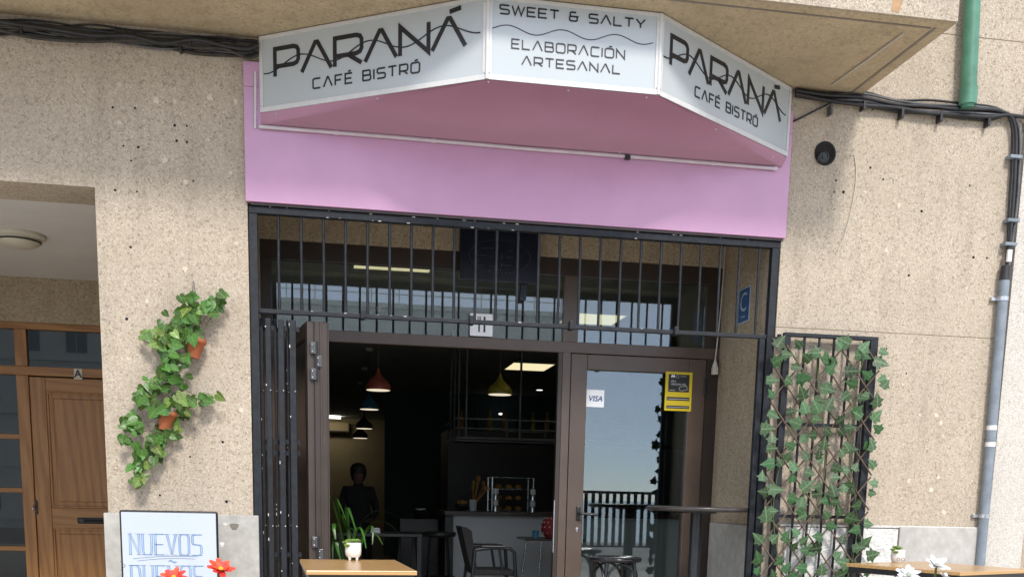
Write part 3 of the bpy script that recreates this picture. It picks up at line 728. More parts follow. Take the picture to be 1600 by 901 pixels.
# ================================================================== WOODEN ENTRANCE DOOR IN THE PORCH
dr = thing('entrance_door', (-2.1, DY, 0), 'brown pine entrance door marked A with dark glazed lights in the porch', 'door')
def D(px, py): return atY(px, py, DY)
mull0, mull1 = D(24, 560).x, D(45, 600).x
leaf_l = mull1; ztop = D(100, 590).z; trz0 = ztop+.012; trz1 = D(100, 574).z; ft0 = dtop-.055
MB().box(-4.4, PX, DY, DY+.09, ft0, dtop, .004).build('head', 'pine_h', dr)
MB().box(-4.4, PX, DY+.004, DY+.086, trz0, trz1, .004).build('transom', 'pine_h', dr)
MB().box(mull0-.005, mull1-.004, DY+.002, DY+.088, 0, trz0-.001, .004).build('mullion', 'pine', dr)
MB().box(mull0-.005, mull1-.004, DY+.002, DY+.088, trz1+.001, ft0-.001, .004).build('mullion', 'pine', dr)
MB().box(-1.49, PX, DY+.002, DY+.088, 0, trz0-.001, .004).build('jamb', 'pine', dr)
leaf = MB()
lx0, lx1 = leaf_l, -1.495
st_w = .13
MB().box(lx0, lx0+st_w, DY+.02, DY+.07, .02, ztop, .003).build('stile', 'pine', dr)
MB().box(lx1-st_w, lx1, DY+.02, DY+.07, .02, ztop, .003).build('stile', 'pine', dr)
rz_m1, rz_m0 = D(100, 793).z, D(100, 824).z
for (a_, b2) in ((ztop-.12, ztop), (rz_m0, rz_m1), (.02, .22)):
    MB().box(lx0+st_w+.001, lx1-st_w-.001, DY+.021, DY+.069, a_, b2, .003).build('rail', 'pine_h', dr)
for (a_, b2) in ((rz_m1, ztop-.12), (.22, rz_m0)):
    x0_, x1_ = lx0+st_w+.001, lx1-st_w-.001
    MB().box(x0_, x1_, DY+.040, DY+.06, a_, b2).build('panel', 'pine', dr)
    MB().box(x0_+.055, x1_-.055, DY+.027, DY+.045, a_+.055, b2-.055, .008).build('raised_field', 'pine', dr)
    for (c0, c1, d0, d1) in ((x0_, x1_, a_, a_+.018), (x0_, x1_, b2-.018, b2), (x0_, x0_+.018, a_+.018, b2-.018), (x1_-.018, x1_, a_+.018, b2-.018)):
        MB().box(c0, c1, DY+.026, DY+.041, d0, d1, .004).build('moulding', 'pine', dr)
p = D(55, 790)
hd = MB().box(p.x-.018, p.x+.018, DY+.008, DY+.02, p.z-.07, p.z+.05, .004).build('lock_plate', 'black_metal', dr)
MB().tube([(p.x, DY+.01, p.z+.01), (p.x, DY-.03, p.z+.01), (p.x-.015, DY-.035, p.z-.03)], .008, 8).build('pull', 'steel', hd)
p = D(150, 813)
MB().box(p.x-.16, p.x+.14, DY+.012, DY+.02, p.z-.026, p.z+.026, .01).build('letter_slot', 'black_metal', dr)
MB().box(p.x-.11, p.x+.09, DY+.007, DY+.0135, p.z-.012, p.z+.012, .004).build('slot_flap', 'hole', dr)
p = D(122, 584)
pl = MB().box(p.x-.034, p.x+.034, DY-.003, DY+.003, p.z-.046, p.z+.046, .002).build('letter_plate', 'plastic_cream', dr)
label_text('A', V((p.x, DY-.0032, p.z)), V((1, 0, 0)), UP, V((0, -1, 0)), .088, 'letter_black', pl, bold=.003)
MB().box(mull1-.003, -1.49, DY+.04, DY+.05, trz1, ft0).build('pane', 'glass_house', dr)
MB().box(-4.4, mull0-.006, DY+.04, DY+.05, trz1, ft0).build('pane', 'glass_house', dr)
zs = [D(10, y).z for y in (681, 765, 856)]
xs_ = [D(22, 575).x]
top = trz0
for z in zs + [.05]:
    MB().box(-4.4, mull0-.006, DY+.04, DY+.05, z+.022, top-.001).build('pane', 'glass_house', dr)
    MB().box(-4.4, mull0-.006, DY+.01, DY+.08, z-.02, z+.021, .004).build('glazing_bar', 'pine_h', dr)
    top = z-.02
# ceiling light of the porch
p = atZ(28, 366, PZ)
lm = thing('porch_light', (p.x, p.y, PZ), 'round white ceiling lamp, unlit, on the porch ceiling', 'lamp')
MB().lathe((p.x, p.y, PZ), [(.18, 0), (.185, -.02), (.16, -.035), (.15, -.03)], 28).build('base_ring', 'plastic_cream', lm)
MB().lathe((p.x, p.y, PZ), [(.15, -.03), (.145, -.06), (.10, -.085), (.03, -.095), (0, -.096)], 28).build('diffuser', 'plastic_cream', lm)
MB().lathe((p.x, p.y, PZ), [(.151, -.045), (.155, -.05), (.149, -.056)], 28).build('clip_ring', 'black_metal', lm)

# ================================================================== CABLES AND PIPES
def cable_run(name, label, paths, clips, rnd=3):
    root = thing(name, paths[0][2][0], label, 'cables')
    r_ = random.Random(rnd)
    for (mat_, rad_, pts) in paths:
        P = [V(p) for p in pts]; Q = []
        for i in range(len(P)-1):
            for k in range(6):
                t_ = k/6; a0 = P[max(i-1, 0)]; a1 = P[i]; a2 = P[i+1]; a3 = P[min(i+2, len(P)-1)]
                Q.append(.5*((2*a1)+(a2-a0)*t_+(2*a0-5*a1+4*a2-a3)*t_*t_+(3*a1-a0-3*a2+a3)*t_**3))
        Q.append(P[-1]); MB().tube(Q, rad_, 7).build('cable', mat_, root)
    for p in clips:
        hh = r_.uniform(.018, .034); MB().box(p.x-r_.uniform(.006, .012), p.x+r_.uniform(.006, .012), p.y-.012, p.y+.045, p.z-hh, p.z+r_.uniform(.02, .04), .004).build('clip', r_.choice(['cable_black', 'cable_grey']), root)
    return root
r_ = random.Random(2)
paths = []
for i in range(16):
    pts = []
    base = r_.uniform(-12, 21); yy = -.014-.011*(i % 5)
    for px in (-60, -10, 40, 90, 145, 200, 255, 305, 350, 385, 403):
        py = 36+px*.088 + base*(.75+.25*math.cos(px*.02+i)) + r_.uniform(-5, 5) + (9*max(0, math.sin((px-40)/60)) if i in (3, 7) else 0)
        pts.append(atY(px, max(py, 24+px*.10), yy))
    paths.append((r_.choice(['cable_black', 'cable_dusty', 'cable_grey']), r_.choice([.005, .006, .008, .010, .014]), pts))
cable_run('cable_bundle', 'sagging bundle of black cables along the wall under the balcony, left', paths, [atY(*q, -.055) for q in ((33, 47), (195, 57), (297, 66), (281, 74))])
paths = []
bend = lambda dx, dy: [(1572+dx, 178+dy), (1583+dx, 190+dy), (1587+dx, 215+dy), (1586+dx, 260), (1583+dx, 310), (1579+dx*.7, 360), (1575+dx*.4, 400), (1572, 425)]
r_ = random.Random(9)
for i in range(7):
    yy = -.022-.013*(i % 3); off = -9+i*3.4
    ax = [(1243, 144+off*.6), (1290, 152+off*.6), (1345, 154+off), (1400, 163+off*.9), (1450, 168+off), (1500, 172+off*1.2), (1545, 174+off*1.1)]
    pts = [atY(x, y+r_.uniform(-2.5, 2.5), yy) for x, y in ax]
    if i < 5: pts += [atY(x, y, yy) for x, y in bend(-6+i*3.2, off*.5)]
    else: pts += [atY(x, y, yy) for x, y in ((1570, 180), (1600, 183), (1640, 188))]
    paths.append((('cable_black', 'cable_grey', 'cable_black')[i % 3], r_.uniform(.007, .0125), pts))
paths.append(('cable_black', .006, [atY(1232, 193, -.01), atY(1252, 184, -.012), atY(1275, 172, -.02), atY(1300, 160, -.03)]))
paths.append(('cable_black', .005, [atY(1340, 158, -.02), atY(1352, 150, -.05), atY(1358, 158, -.03), atY(1364, 172, -.01)]))
cable_run('cable_bundle', 'bundle of black cables crossing the right wall and turning down into the conduit', paths,
          [atY(*q, -.05) for q in ((1350, 166), (1410, 178), (1470, 182), (1544, 192), (1298, 172))] )
gp = thing('drainpipe', (4.19, -.07, 3.8), 'green downpipe descending the upper right wall beside the balcony', 'pipe')
a, b_ = atY(1521, -40, -.075), atY(1512, 162, -.075)
MB().tube([a, b_], .052, 20).build('pipe', 'green_pipe', gp)
MB().tube([b_+V((0, 0, .10)), b_+V((0, 0, -.01))], .0575, 20).build('socket', 'green_pipe', gp)
MB().tube([b_+V((0, 0, .002)), b_+V((0, 0, -.028))], [.048, .040], 20).build('spigot', 'green_pipe', gp)
MB().box(a.x-.07, a.x+.07, -.03, 0, 4.62, 4.65).build('bracket', 'steel', gp)
cp2 = thing('cable_conduit', (4.58, -.05, 0), 'grey metal conduit pipe running down the right wall with strap clamps', 'pipe')
a = atY(1570, 432, -.045); b_ = V((a.x+.03, -.045, .0)); bot = atY(1533, 860, -.045); b_ = a + (bot-a)*((a.z-0.0)/(a.z-bot.z))
MB().tube([a, b_], .034, 18).build('pipe', 'zinc', cp2)
MB().tube([a+V((0, 0, .07)), a+V((0, 0, -.025))], [.030, .0365], 18).build('cap', 'cable_black', cp2)
for py in (466, 806):
    tt = (atY(1550, py, -.045).z - a.z)/(b_.z-a.z); p = a.lerp(b_, tt)
    MB().lathe(p+V((0, 0, -.014)), [(.0375, 0), (.0375, .028)], 18).build('clamp', 'steel', cp2)
    MB().box(p.x-.075, p.x-.030, -.03, 0, p.z-.012, p.z+.012, .003).build('clamp_ear', 'steel', cp2)
for py in (668, 694):
    tt = (atY(1550, py, -.045).z - a.z)/(b_.z-a.z); p = a.lerp(b_, tt)
    MB().lathe(p+V((0, 0, -.016)), [(.0345, 0), (.0347, .016), (.0345, .032)], 18).build('tape', 'plastic_white', cp2)
for (px, py) in ((1585, 246), (1581, 345), (1577, 382)):
    p = atY(px, py, -.04); MB().box(p.x-.045, p.x+.045, -.066, -.001, p.z-.011, p.z+.011, .003).build('cable_clamp', 'zinc', cp2)
p = atY(1575, 398, -.05); MB().box(p.x-.016, p.x+.016, -.075, -.055, p.z-.05, p.z+.03, .003).build('tag', 'plastic_white', cp2)

# ================================================================== SHOP FRONT
sf = thing('shop_front', (1.2, GY, 0), 'brown aluminium shop front with glazed transom and a glass door', 'shop front')
F0, F1 = GY-.03, GY+.04
tz0_, tz1_, hz = 2.285, 2.755, 2.205
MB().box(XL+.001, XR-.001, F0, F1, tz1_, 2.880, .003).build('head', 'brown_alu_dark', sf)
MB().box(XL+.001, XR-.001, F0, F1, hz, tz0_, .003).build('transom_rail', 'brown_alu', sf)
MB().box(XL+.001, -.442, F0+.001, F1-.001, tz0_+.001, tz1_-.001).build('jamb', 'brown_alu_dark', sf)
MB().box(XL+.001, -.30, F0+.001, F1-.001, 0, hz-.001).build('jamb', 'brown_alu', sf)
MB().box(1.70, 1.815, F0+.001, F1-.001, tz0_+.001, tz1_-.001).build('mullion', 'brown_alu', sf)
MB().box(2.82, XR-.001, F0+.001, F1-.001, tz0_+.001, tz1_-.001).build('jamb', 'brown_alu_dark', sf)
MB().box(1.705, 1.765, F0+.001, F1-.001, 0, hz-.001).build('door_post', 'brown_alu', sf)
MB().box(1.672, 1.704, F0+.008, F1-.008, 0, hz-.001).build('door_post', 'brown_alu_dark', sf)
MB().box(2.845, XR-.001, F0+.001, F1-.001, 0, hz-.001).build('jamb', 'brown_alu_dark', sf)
MB().box(-.441, 1.699, GY, GY+.008, tz0_, tz1_).build('pane', 'glass_front', sf)
MB().box(1.816, 2.819, GY, GY+.008, tz0_, tz1_).build('pane', 'glass_front', sf)
MB().box(1.668, 1.674, F0+.004, F0+.012, .7, 1.1).build('strike_plate', 'steel', sf)
dl = MB().box(1.770, 1.895, F0-.008, F1, .02, hz-.006, .004).build('door_stile', 'brown_alu', sf)
MB().box(2.708, 2.840, F0-.008, F1, .02, hz-.006, .004).build('door_stile', 'brown_alu', sf)
MB().box(1.896, 2.707, F0-.007, F1, 2.088, hz-.006, .004).build('door_rail', 'brown_alu', sf)
MB().box(1.896, 2.707, F0-.007, F1, .02, .20, .004).build('door_rail', 'brown_alu', sf)
MB().box(1.894, 2.709, GY, GY+.008, .2, 2.089).build('door_pane', 'glass_front', sf)
hn = MB().box(1.842, 1.876, F0-.02, F0-.008, .95, 1.06, .006).build('handle_plate', 'black_metal', dl)
MB().tube([(1.858, F0-.02, 1.005), (1.858, F0-.065, 1.005), (1.875, F0-.07, 1.003), (2.0, F0-.068, .998)], .011, 10).build('lever', 'black_metal', dl)
MB().lathe((1.852, F0-.008, .888), [(.010, 0), (.010, .005), (0, .006)], 12, False, 'y').build('key_cylinder', 'steel', dl)
MB().box(1.848, 1.856, F0-.013, F0-.008, .862, .885).build('key_cylinder', 'steel', dl)
for zz in (1.93, .5): MB().box(2.826, 2.852, F0-.022, F0-.007, zz, zz+.13, .004).build('door_hinge', 'black_metal', sf)
# bifold leaves folded back towards the street at the left
bf = thing('bifold_door', (-.14, .6, 0), 'brown glazed bifold door folded in a stack at the left of the opening', 'door')
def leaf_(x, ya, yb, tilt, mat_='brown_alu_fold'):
    # leaf in a plane close to X = const, from depth ya (street) to yb (frame)
    xa, xb = x, x-tilt
    lf = MB(); zt = 2.185
    th = .042
    for (s0, s1, a0, a1) in ((0, .10, .03, zt), (.90, 1.0, .03, zt), (.101, .899, zt-.09, zt), (.101, .899, .03, .14)):
        pa = V((xa+(xb-xa)*s0, ya+(yb-ya)*s0, 0)); pb_ = V((xa+(xb-xa)*s1, ya+(yb-ya)*s1, 0))
        d = (pb_-pa).normalized(); nn = V((d.y, -d.x, 0))
        lf.prism([pa+UP*a0+nn*th/2, pb_+UP*a0+nn*th/2, pb_+UP*a1+nn*th/2, pa+UP*a1+nn*th/2], nn*-th)
    o_ = lf.build('leaf_frame', mat_, bf)
    pa = V((xa+(xb-xa)*.1, ya+(yb-ya)*.1, 0)); pb_ = V((xa+(xb-xa)*.9, ya+(yb-ya)*.9, 0)); d = (pb_-pa).normalized(); nn = V((d.y, -d.x, 0))
    MB().prism([pa+UP*.14+nn*.003, pb_+UP*.14+nn*.003, pb_+UP*(zt-.09)+nn*.003, pa+UP*(zt-.09)+nn*.003], nn*-.006).build('leaf_pane', 'glass_front', o_)
    return o_
for (x, ya, yb, tilt) in ((-.062, .055, .93, .06), (-.106, .05, .93, .115), (-.150, .055, .93, .175)): leaf_(x, ya, yb, tilt)
for (x, w_, dy) in ((-.124, .010, .045), (-.092, .012, .048), (-.044, .008, .052)): MB().box(x, x+w_, dy-.01, dy+.02, .03, 2.185, .003).build('edge_profile', 'brown_alu_fold', bf)
for zb in (2.02, .80):
    for k, (x, z) in enumerate(((-.135, zb), (-.10, zb-.08), (-.135, zb-.16))):
        h_ = MB().box(x-.016, x+.020, .028, .044, z-.035, z+.035, .003).build('hinge', 'hinge_steel', bf)
        for dz in (-.02, .02): MB().lathe((x-.004, .028, z+dz), [(.006, 0), (.005, .003), (0, .004)], 8, True, 'y').build('screw', 'steel', h_)
    MB().tube([(-.112, .032, zb-.2), (-.112, .032, zb+.04)], .008, 8).build('hinge_pin', 'black_metal', bf)
# stickers and signs
X1, Yn = V((1, 0, 0)), V((0, -1, 0))
vs_ = thing('card_sticker', (1.972, GY, 1.88), 'square white VISA card sticker on the door glass', 'sticker')
MB().box(1.900, 2.043, GY-.0022, GY-.0004, 1.815, 1.944, .0).build('sheet', 'sticker_white', vs_)
label_text('VISA', V((1.972, GY-.0024, 1.876)), X1, UP, Yn, .057, 'visa_blue', vs_, shear=.25, bold=.0012)
ys = thing('alarm_sticker', (2.625, F0-.009, 1.95), 'yellow and black alarm notice sticker at the top right of the door', 'sticker')
yo = F0-.0085
a0, a1, c0, c1 = 2.516, 2.732, 1.806, 2.098
MB().box(a0, a1, yo-.002, yo, c0, c1).build('sheet', 'sticker_yellow', ys)
MB().box(a0+.024, a1-.024, yo-.003, yo-.002, c1-.150, c1-.018).build('panel', 'sticker_black', ys)
MB().box(a0+.016, a1-.016, yo-.003, yo-.002, c0+.078, c0+.104).build('stripe', 'sticker_black', ys)
MB().box(a0+.016, a1-.016, yo-.003, yo-.002, c0+.018, c0+.040).build('stripe', 'sticker_black', ys)
MB().box(a0+.02, a1-.02, yo-.0036, yo-.003, c0+.086, c0+.092).build('text_line', 'sticker_grey', ys)
MB().box(a0+.02, a1-.02, yo-.0036, yo-.003, c0+.026, c0+.031).build('text_line', 'sticker_grey', ys)
oo = V((a0, yo-.003, c1))
mb = MB(); mb.ribbon([(.046, -.042), (.052, -.026), (.060, -.038), (.067, -.026), (.074, -.040)], .007, oo, X1, UP, Yn, .0008); mb.build('emblem', 'sticker_white', ys)
MB().ribbon([(.096+.011*math.cos(k*.63), -.036+.011*math.sin(k*.63)) for k in range(10)], .003, oo, X1, UP, Yn, .0008, True).build('emblem', 'sticker_grey', ys)
MB().ribbon([(.118, -.032), (.165, -.032)], .004, oo, X1, UP, Yn, .0008).build('text_line', 'sticker_grey', ys)
lettering(MB(), 'ZONA', oo, X1, UP, Yn, .044, .084, -.076, .012, .003, .0008).build('lettering', 'sticker_grey', ys)
lettering(MB(), 'VIDEOVIGILADA', oo, X1, UP, Yn, .044, .166, -.098, .012, .003, .0008).build('lettering', 'sticker_grey', ys)
MB().ribbon([(.112, -.118), (.128, -.108), (.172, -.104), (.178, -.130), (.134, -.140), (.114, -.134)], .005, oo, X1, UP, Yn, .0008, True).build('camera_mark', 'sticker_grey', ys)
MB().ribbon([(.034, -.138), (.08, -.138)], .006, oo, X1, UP, Yn, .0008).build('text_line', 'sticker_grey', ys)
ms = thing('cutlery_sign', (1.075, GY-.02, 2.315), 'small white plate with black fork and knife over the open doorway', 'sign')
MB().box(.990, 1.160, F0-.012, F0-.001, 2.292, 2.452, .002).build('plate', 'sticker_white', ms)
oo = V((.990, F0-.0122, 2.292))
mb = MB(); mb.ribbon([(.068, .028), (.068, .105)], .012, oo, X1, UP, Yn, .0015)
for q in (.058, .066, .074, .080): mb.ribbon([(q-.001, .105), (q-.001, .14)], .0035, oo, X1, UP, Yn, .0015)
mb.build('fork', 'letter_black', ms)
mb = MB(); mb.ribbon([(.108, .028), (.108, .09), (.108, .138)], .014, oo, X1, UP, Yn, .0015); mb.build('knife', 'letter_black', ms)
ld = thing('led_sign', (1.2, .93, 2.69), 'dark unlit LED dot sign hanging behind the grille over the doorway', 'sign')
MB().box(.895, 1.485, .93, .975, 2.665, 3.015, .006).build('housing', 'led_black', ld)
MB().box(.91, 1.47, .926, .9305, 2.682, 3.0).build('screen', 'led_black', ld)
mb = MB(); rg = random.Random(4)
def dot(u_, v_):
    mb.lathe((.91+u_, .926, 2.682+v_), [(.0028, 0), (.002, .0015), (0, .002)], 5, True, 'y')
for k in range(46):
    an = 2*math.pi*k/46; dot(.28+.225*math.cos(an), .155+.115*math.sin(an))
for r0, (ua, ub) in ((.09, (.12, .26)), (.20, (.30, .42)), (.155, (.14, .24)), (.155, (.30, .38)), (.21, (.13, .25)), (.10, (.29, .36)), (.06, (.2, .3))):
    u_ = ua
    while u_ < ub:
        if rg.random() < .8: dot(u_, r0+rg.uniform(-.004, .004))
        u_ += .017
for u_ in (.12, .25, .29, .41):
    for q in range(7):
        if rg.random() < .7: dot(u_, .09+q*.017)
mb.build('led_dots', 'led_dot', ld)
MB().box(1.36, 1.40, .985, 1.03, 2.56, 2.67).build('bracket', 'led_black', ld)
MB().box(1.36, 1.40, .976, 1.02, 2.672, 2.80).build('bracket', 'led_black', ld)
MB().tube([(1.02, .95, 3.014), (1.06, .96, 3.08), (1.12, .98, 3.11), (1.16, 1.02, 3.11)], .004, 6).build('lead', 'cable_black', ld)
# blue plate with a C on the right side of the recess
cs = thing('blue_plate', (XR, .58, 2.42), 'small blue plate with a white letter C on the side wall of the recess', 'sign')
MB().box(XR-.005, XR-.0005, .475, .69, 2.405, 2.655, .001).build('plate', 'sign_pale', cs)
MB().box(XR-.007, XR-.0052, .487, .678, 2.417, 2.643).build('field', 'sign_blue', cs)
label_text('C', V((XR-.0072, .585, 2.545)), V((0, -1, 0)), UP, V((-1, 0, 0)), .19, 'sign_pale', cs)
MB().box(XR-.0082, XR-.0072, .55, .62, 2.445, 2.455).build('underline', 'sign_pale', cs)
# cream flex with socket hanging at the back corner
fx = thing('hanging_flex', (2.9, .98, 2.1), 'cream flex with a socket hanging in the right back corner of the recess', 'cable')
MB().tube([(2.925, .985, 3.27), (2.922, .98, 2.9), (2.915, .98, 2.6), (2.905, .98, 2.4), (2.895, .985, 2.23), (2.893, .985, 2.19)], .0055, 8).build('flex', 'cable_white', fx)
MB().lathe((2.893, .985, 2.09), [(.02, 0), (.022, .06), (.008, .10), (.006, .11)], 12).build('socket', 'plastic_cream', fx)
MB().box(2.871, 2.915, .965, 1.005, 2.085, 2.14, .005).build('socket_body', 'plastic_cream', fx)

# ================================================================== FURNITURE ON THE TERRACE
def make_table(label, loc, rotz, w_, d_, h_=.74):
    t_ = thing('wooden_table', loc, label, 'table', 'wood-topped terrace tables', rotz)
    x, y = w_/2, d_/2
    MB().box(-x, x, -y, y, h_-.022, h_, .003).build('table_top', 'table_wood', t_, True)
    for (a0, a1, c0, c1) in ((-x+.012, x-.012, -y+.012, -y+.042), (-x+.012, x-.012, y-.042, y-.012), (-x+.012, -x+.042, -y+.043, y-.043), (x-.042, x-.012, -y+.043, y-.043)):
        MB().box(a0, a1, c0, c1, h_-.057, h_-.0225, .002).build('apron', 'black_metal', t_, True)
    for sx in (-1, 1):
        for sy in (-1, 1):
            cx, cy = sx*(x-.03), sy*(y-.03)
            MB().box(cx-.015, cx+.015, cy-.015, cy+.015, 0.012, h_-.0575, .002).build('leg', 'black_metal', t_, True)
            MB().lathe((cx, sy*(y-.012)+sy*.0, h_-.04), [(.006, -.001), (.006, .001)], 8).build('bolt', 'steel', t_, True)
    return t_
t1 = make_table('wood-topped table with a white succulent pot in front of the open doorway', (.10, -1.20, 0), rad(4), .55, .88)
t2 = make_table('wood-topped table by the right wall beneath the ivy and conduit', (3.84, -.74, 0), rad(24), .80, .82)
def succulent_pot(label, loc, r, h, feet=True, seed=1):
    s_ = thing('succulent_pot', loc, label, 'plant', 'potted succulents on the tables')
    f = .018 if feet else 0
    pt = MB().lathe((0, 0, f), [(r*.75, 0), (r*.93, .012), (r, h*.4), (r*.96, h), (r*.86, h), (r*.86, h*.85), (0, h*.84)], 22).build('pot', 'ceramic_white', s_, True)
    if feet:
        for k in range(4):
            an = k*math.pi/2+.78; MB().lathe((r*.62*math.cos(an), r*.62*math.sin(an), 0), [(.006, 0), (.010, .02)], 8).build('foot', 'ceramic_white', s_, True)
    mb = MB()
    mb.lathe((0, 0, 0), [(.0, 0), (.35, .12), (.5, .5), (.32, .85), (0, 1.0)], 6)
    me = mesh_only(mb, 'succulent_leaf', 'succulent'); rg = random.Random(seed)
    for c in range(5):
        cx, cy = rg.uniform(-r*.6, r*.6), rg.uniform(-r*.6, r*.6); cz = f+h+rg.uniform(.0, .012)
        if c == 0: cx, cy, cz = -r*.95, -r*.2, f+h-.005
        if c == 1: cx, cy, cz = -r*.75, -r*.75, f+h*.75
        for k in range(13):
            an = k*2.4; el = .25+.9*(k/13); ln = .026*(1-.35*k/13)
            d = V((math.cos(an)*math.cos(el), math.sin(an)*math.cos(el), math.sin(el)))
            mw_ = Matrix.Translation((cx, cy, cz)) @ d.to_track_quat('Z', 'Y').to_matrix().to_4x4() @ Matrix.Diagonal((ln*.55, ln*.4, ln, 1))
            inst('leaf', me, s_, mw_)
    return s_
p = atZ(552, 874.5, .741)
succulent_pot('white footed pot with a pale green succulent on the doorway table', (p.x, p.y, .741), .046, .082, True, 3)
p = atZ(1402, 877.5, .741)
sp = succulent_pot('white round succulent pot with drawn-on glasses on the right table', (p.x, p.y, .741), .046, .085, False, 5)
for sx in (-1, 1):
    MB().ribbon([(sx*.017+.012*math.cos(k*.7), .022+.011*math.sin(k*.7)) for k in range(9)], .0022, V((-.004, -.0475, 0)), X1, UP, Yn, .001, True).build('glasses_mark', 'letter_black', sp, True)
# bar table and stool in the recess
ht = thing('bar_table', (2.53, .22, 0), 'tall round dark bar table on one column in the recess', 'table')
MB().lathe((2.53, .22, 0), [(0, 1.048), (.335, 1.048), (.358, 1.056), (.361, 1.072), (.353, 1.080), (0, 1.081)], 48).build('table_top', 'table_grey', ht)
MB().lathe((2.53, .22, 0), [(.14, 1.036), (.14, 1.0475)], 20).build('mount_plate', 'black_metal', ht)
MB().lathe((2.53, .22, 0), [(.042, .03), (.042, 1.0355)], 20).build('column', 'black_metal', ht)
MB().lathe((2.53, .22, 0), [(.24, .012), (.24, .022), (.06, .0295), (0, .0296)], 32).build('foot', 'black_metal', ht)
p = atZ(957, 872, .72); 
sx_, sy_ = 2.02, .50
stl = thing('bar_stool', (sx_, sy_, 0), 'black bentwood bar stool in front of the glass door', 'stool')
sz = .70
MB().lathe((sx_, sy_, sz), [(0, -.032), (.165, -.032), (.192, -.026), (.198, -.010), (.190, .002), (.172, .004), (.165, -.004), (0, -.008)], 40).build('seat', 'black_gloss', stl)
for k in range(4):
    an = rad(45+90*k+8); an2 = an+rad(90)
    a0 = V((sx_+.15*math.cos(an), sy_+.15*math.sin(an), sz-.03)); b0 = V((sx_+.225*math.cos(an), sy_+.225*math.sin(an), .012))
    MB().tube([a0, a0.lerp(b0, .5)+V((.006*math.cos(an), .006*math.sin(an), 0)), b0], .015, 10).build('leg', 'black_gloss', stl)
    a1 = V((sx_+.15*math.cos(an2), sy_+.15*math.sin(an2), sz-.03)); b1 = V((sx_+.225*math.cos(an2), sy_+.225*math.sin(an2), .012))
    l0 = a0.lerp(b0, .48); l1 = a1.lerp(b1, .48); pts = []
    for q in range(13):
        t_ = q/12; s_ = math.sin(math.pi*t_); pp = l0.lerp(l1, .5-.5*math.cos(math.pi*t_)); top = sz-.045
        pts.append(V((pp.x, pp.y, l0.z+(top-l0.z)*min(1, s_**.6))))
    MB().tube(pts, .010, 8).build('hoop', 'black_gloss', stl)
MB().lathe((sx_, sy_, .30), [(.175, -.01), (.187, 0), (.175, .01), (.165, 0), (.175, -.01)], 32).build('foot_ring', 'black_gloss', stl)

# flowers in vases on tables nearer the camera (only the blooms reach into the frame)
def flower(mat_, root, px, py, dist, size, npet, tilt, seed, base):
    rg = random.Random(seed); d = ray(px, py).normalized(); c = EYE + d*dist
    fl = bpy.data.objects.new('bloom', None); COL.objects.link(fl); fl.parent = root; og = ORG[root.name]
    nrm = (V((0, -.55, .85)) + V((tilt, 0, 0))).normalized()
    fl.matrix_local = Matrix.Translation(c-og) @ nrm.to_track_quat('Z', 'Y').to_matrix().to_4x4()
    out = [(0, 0, 0), (.16, .25, .03), (.21, .6, .02), (.13, .93, -.05), (0, 1, -.02), (-.13, .93, -.05), (-.21, .6, .02), (-.16, .25, .03)]
    m2 = MB(); m2._add([(0, .55, -.04)]+[(x, y, z+.10*y*(1-y)) for x, y, z in out], [(0, 1+i, 1+(i+1) % 8) for i in range(8)], True)
    me = mesh_only(m2, 'petal', mat_)
    for ring, (cnt, el, sc) in enumerate(((npet, .28, 1), (npet-2, .65, .72))):
        for k in range(cnt):
            an = 2*math.pi*(k+.5*ring)/cnt+rg.uniform(-.1, .1)
            mw_ = Matrix.Rotation(an, 4, 'Z') @ Matrix.Rotation(el+rg.uniform(-.15, .2), 4, 'X') @ Matrix.Diagonal((size*sc*1.15, size*sc, size*sc, 1))
            inst('petal', me, fl, mw_)
    m3 = MB(); m3.lathe((0, 0, size*.06), [(size*.05, -.004), (size*.2, .002), (size*.16, size*.16), (0, size*.22)], 12)
    o3 = m3.build('disc', 'stamen' if mat_ == 'petal_red' else 'stamen_pale', fl, True)
    MB().tube([c, c.lerp(base, .45)+V((.008, .006, 0)), base], .0028, 6).build('stem', 'stem', root)
def vase_(label, x, y, blooms, mat_, dist, size, npet, mvase):
    ztab = .741
    r0 = thing('flower_vase', (x, y, ztab), label, 'flowers', 'flower vases on the front tables')
    MB().lathe((0, 0, 0), [(.026, 0), (.032, .02), (.030, .07), (.016, .105), (.018, .115), (.013, .114), (.012, .1)], 18).build('vase', mvase, r0, True)
    for i, (px, py, tl, sc) in enumerate(blooms): flower(mat_, r0, px, py, dist, size*sc, npet, tl, 20+i, V((x, y, ztab+.112)))
bl = EYE + ray(320, 905).normalized()*2.6
make_table('front table holding the vase of orange-red flowers', (bl.x-.05, bl.y-.05, 0), rad(2), .6, .6)
vase_('vase with two orange-red artificial flowers in front of the whiteboard', bl.x, bl.y, ((345, 890, .15, 1), (272, 903, -.1, .95)), 'petal_red', 2.6, .036, 8, 'ceramic_white')
bl = EYE + ray(1452, 905).normalized()*2.7
make_table('front table holding the vase of white flowers', (bl.x+.05, bl.y-.05, 0), rad(-6), .6, .6)
vase_('vase with white artificial flowers in front of the right table', bl.x, bl.y, ((1463, 884, .0, 1), (1419, 899, -.2, 1), (1476, 902, .3, .7)), 'petal_white', 2.7, .034, 6, 'ceramic_white')

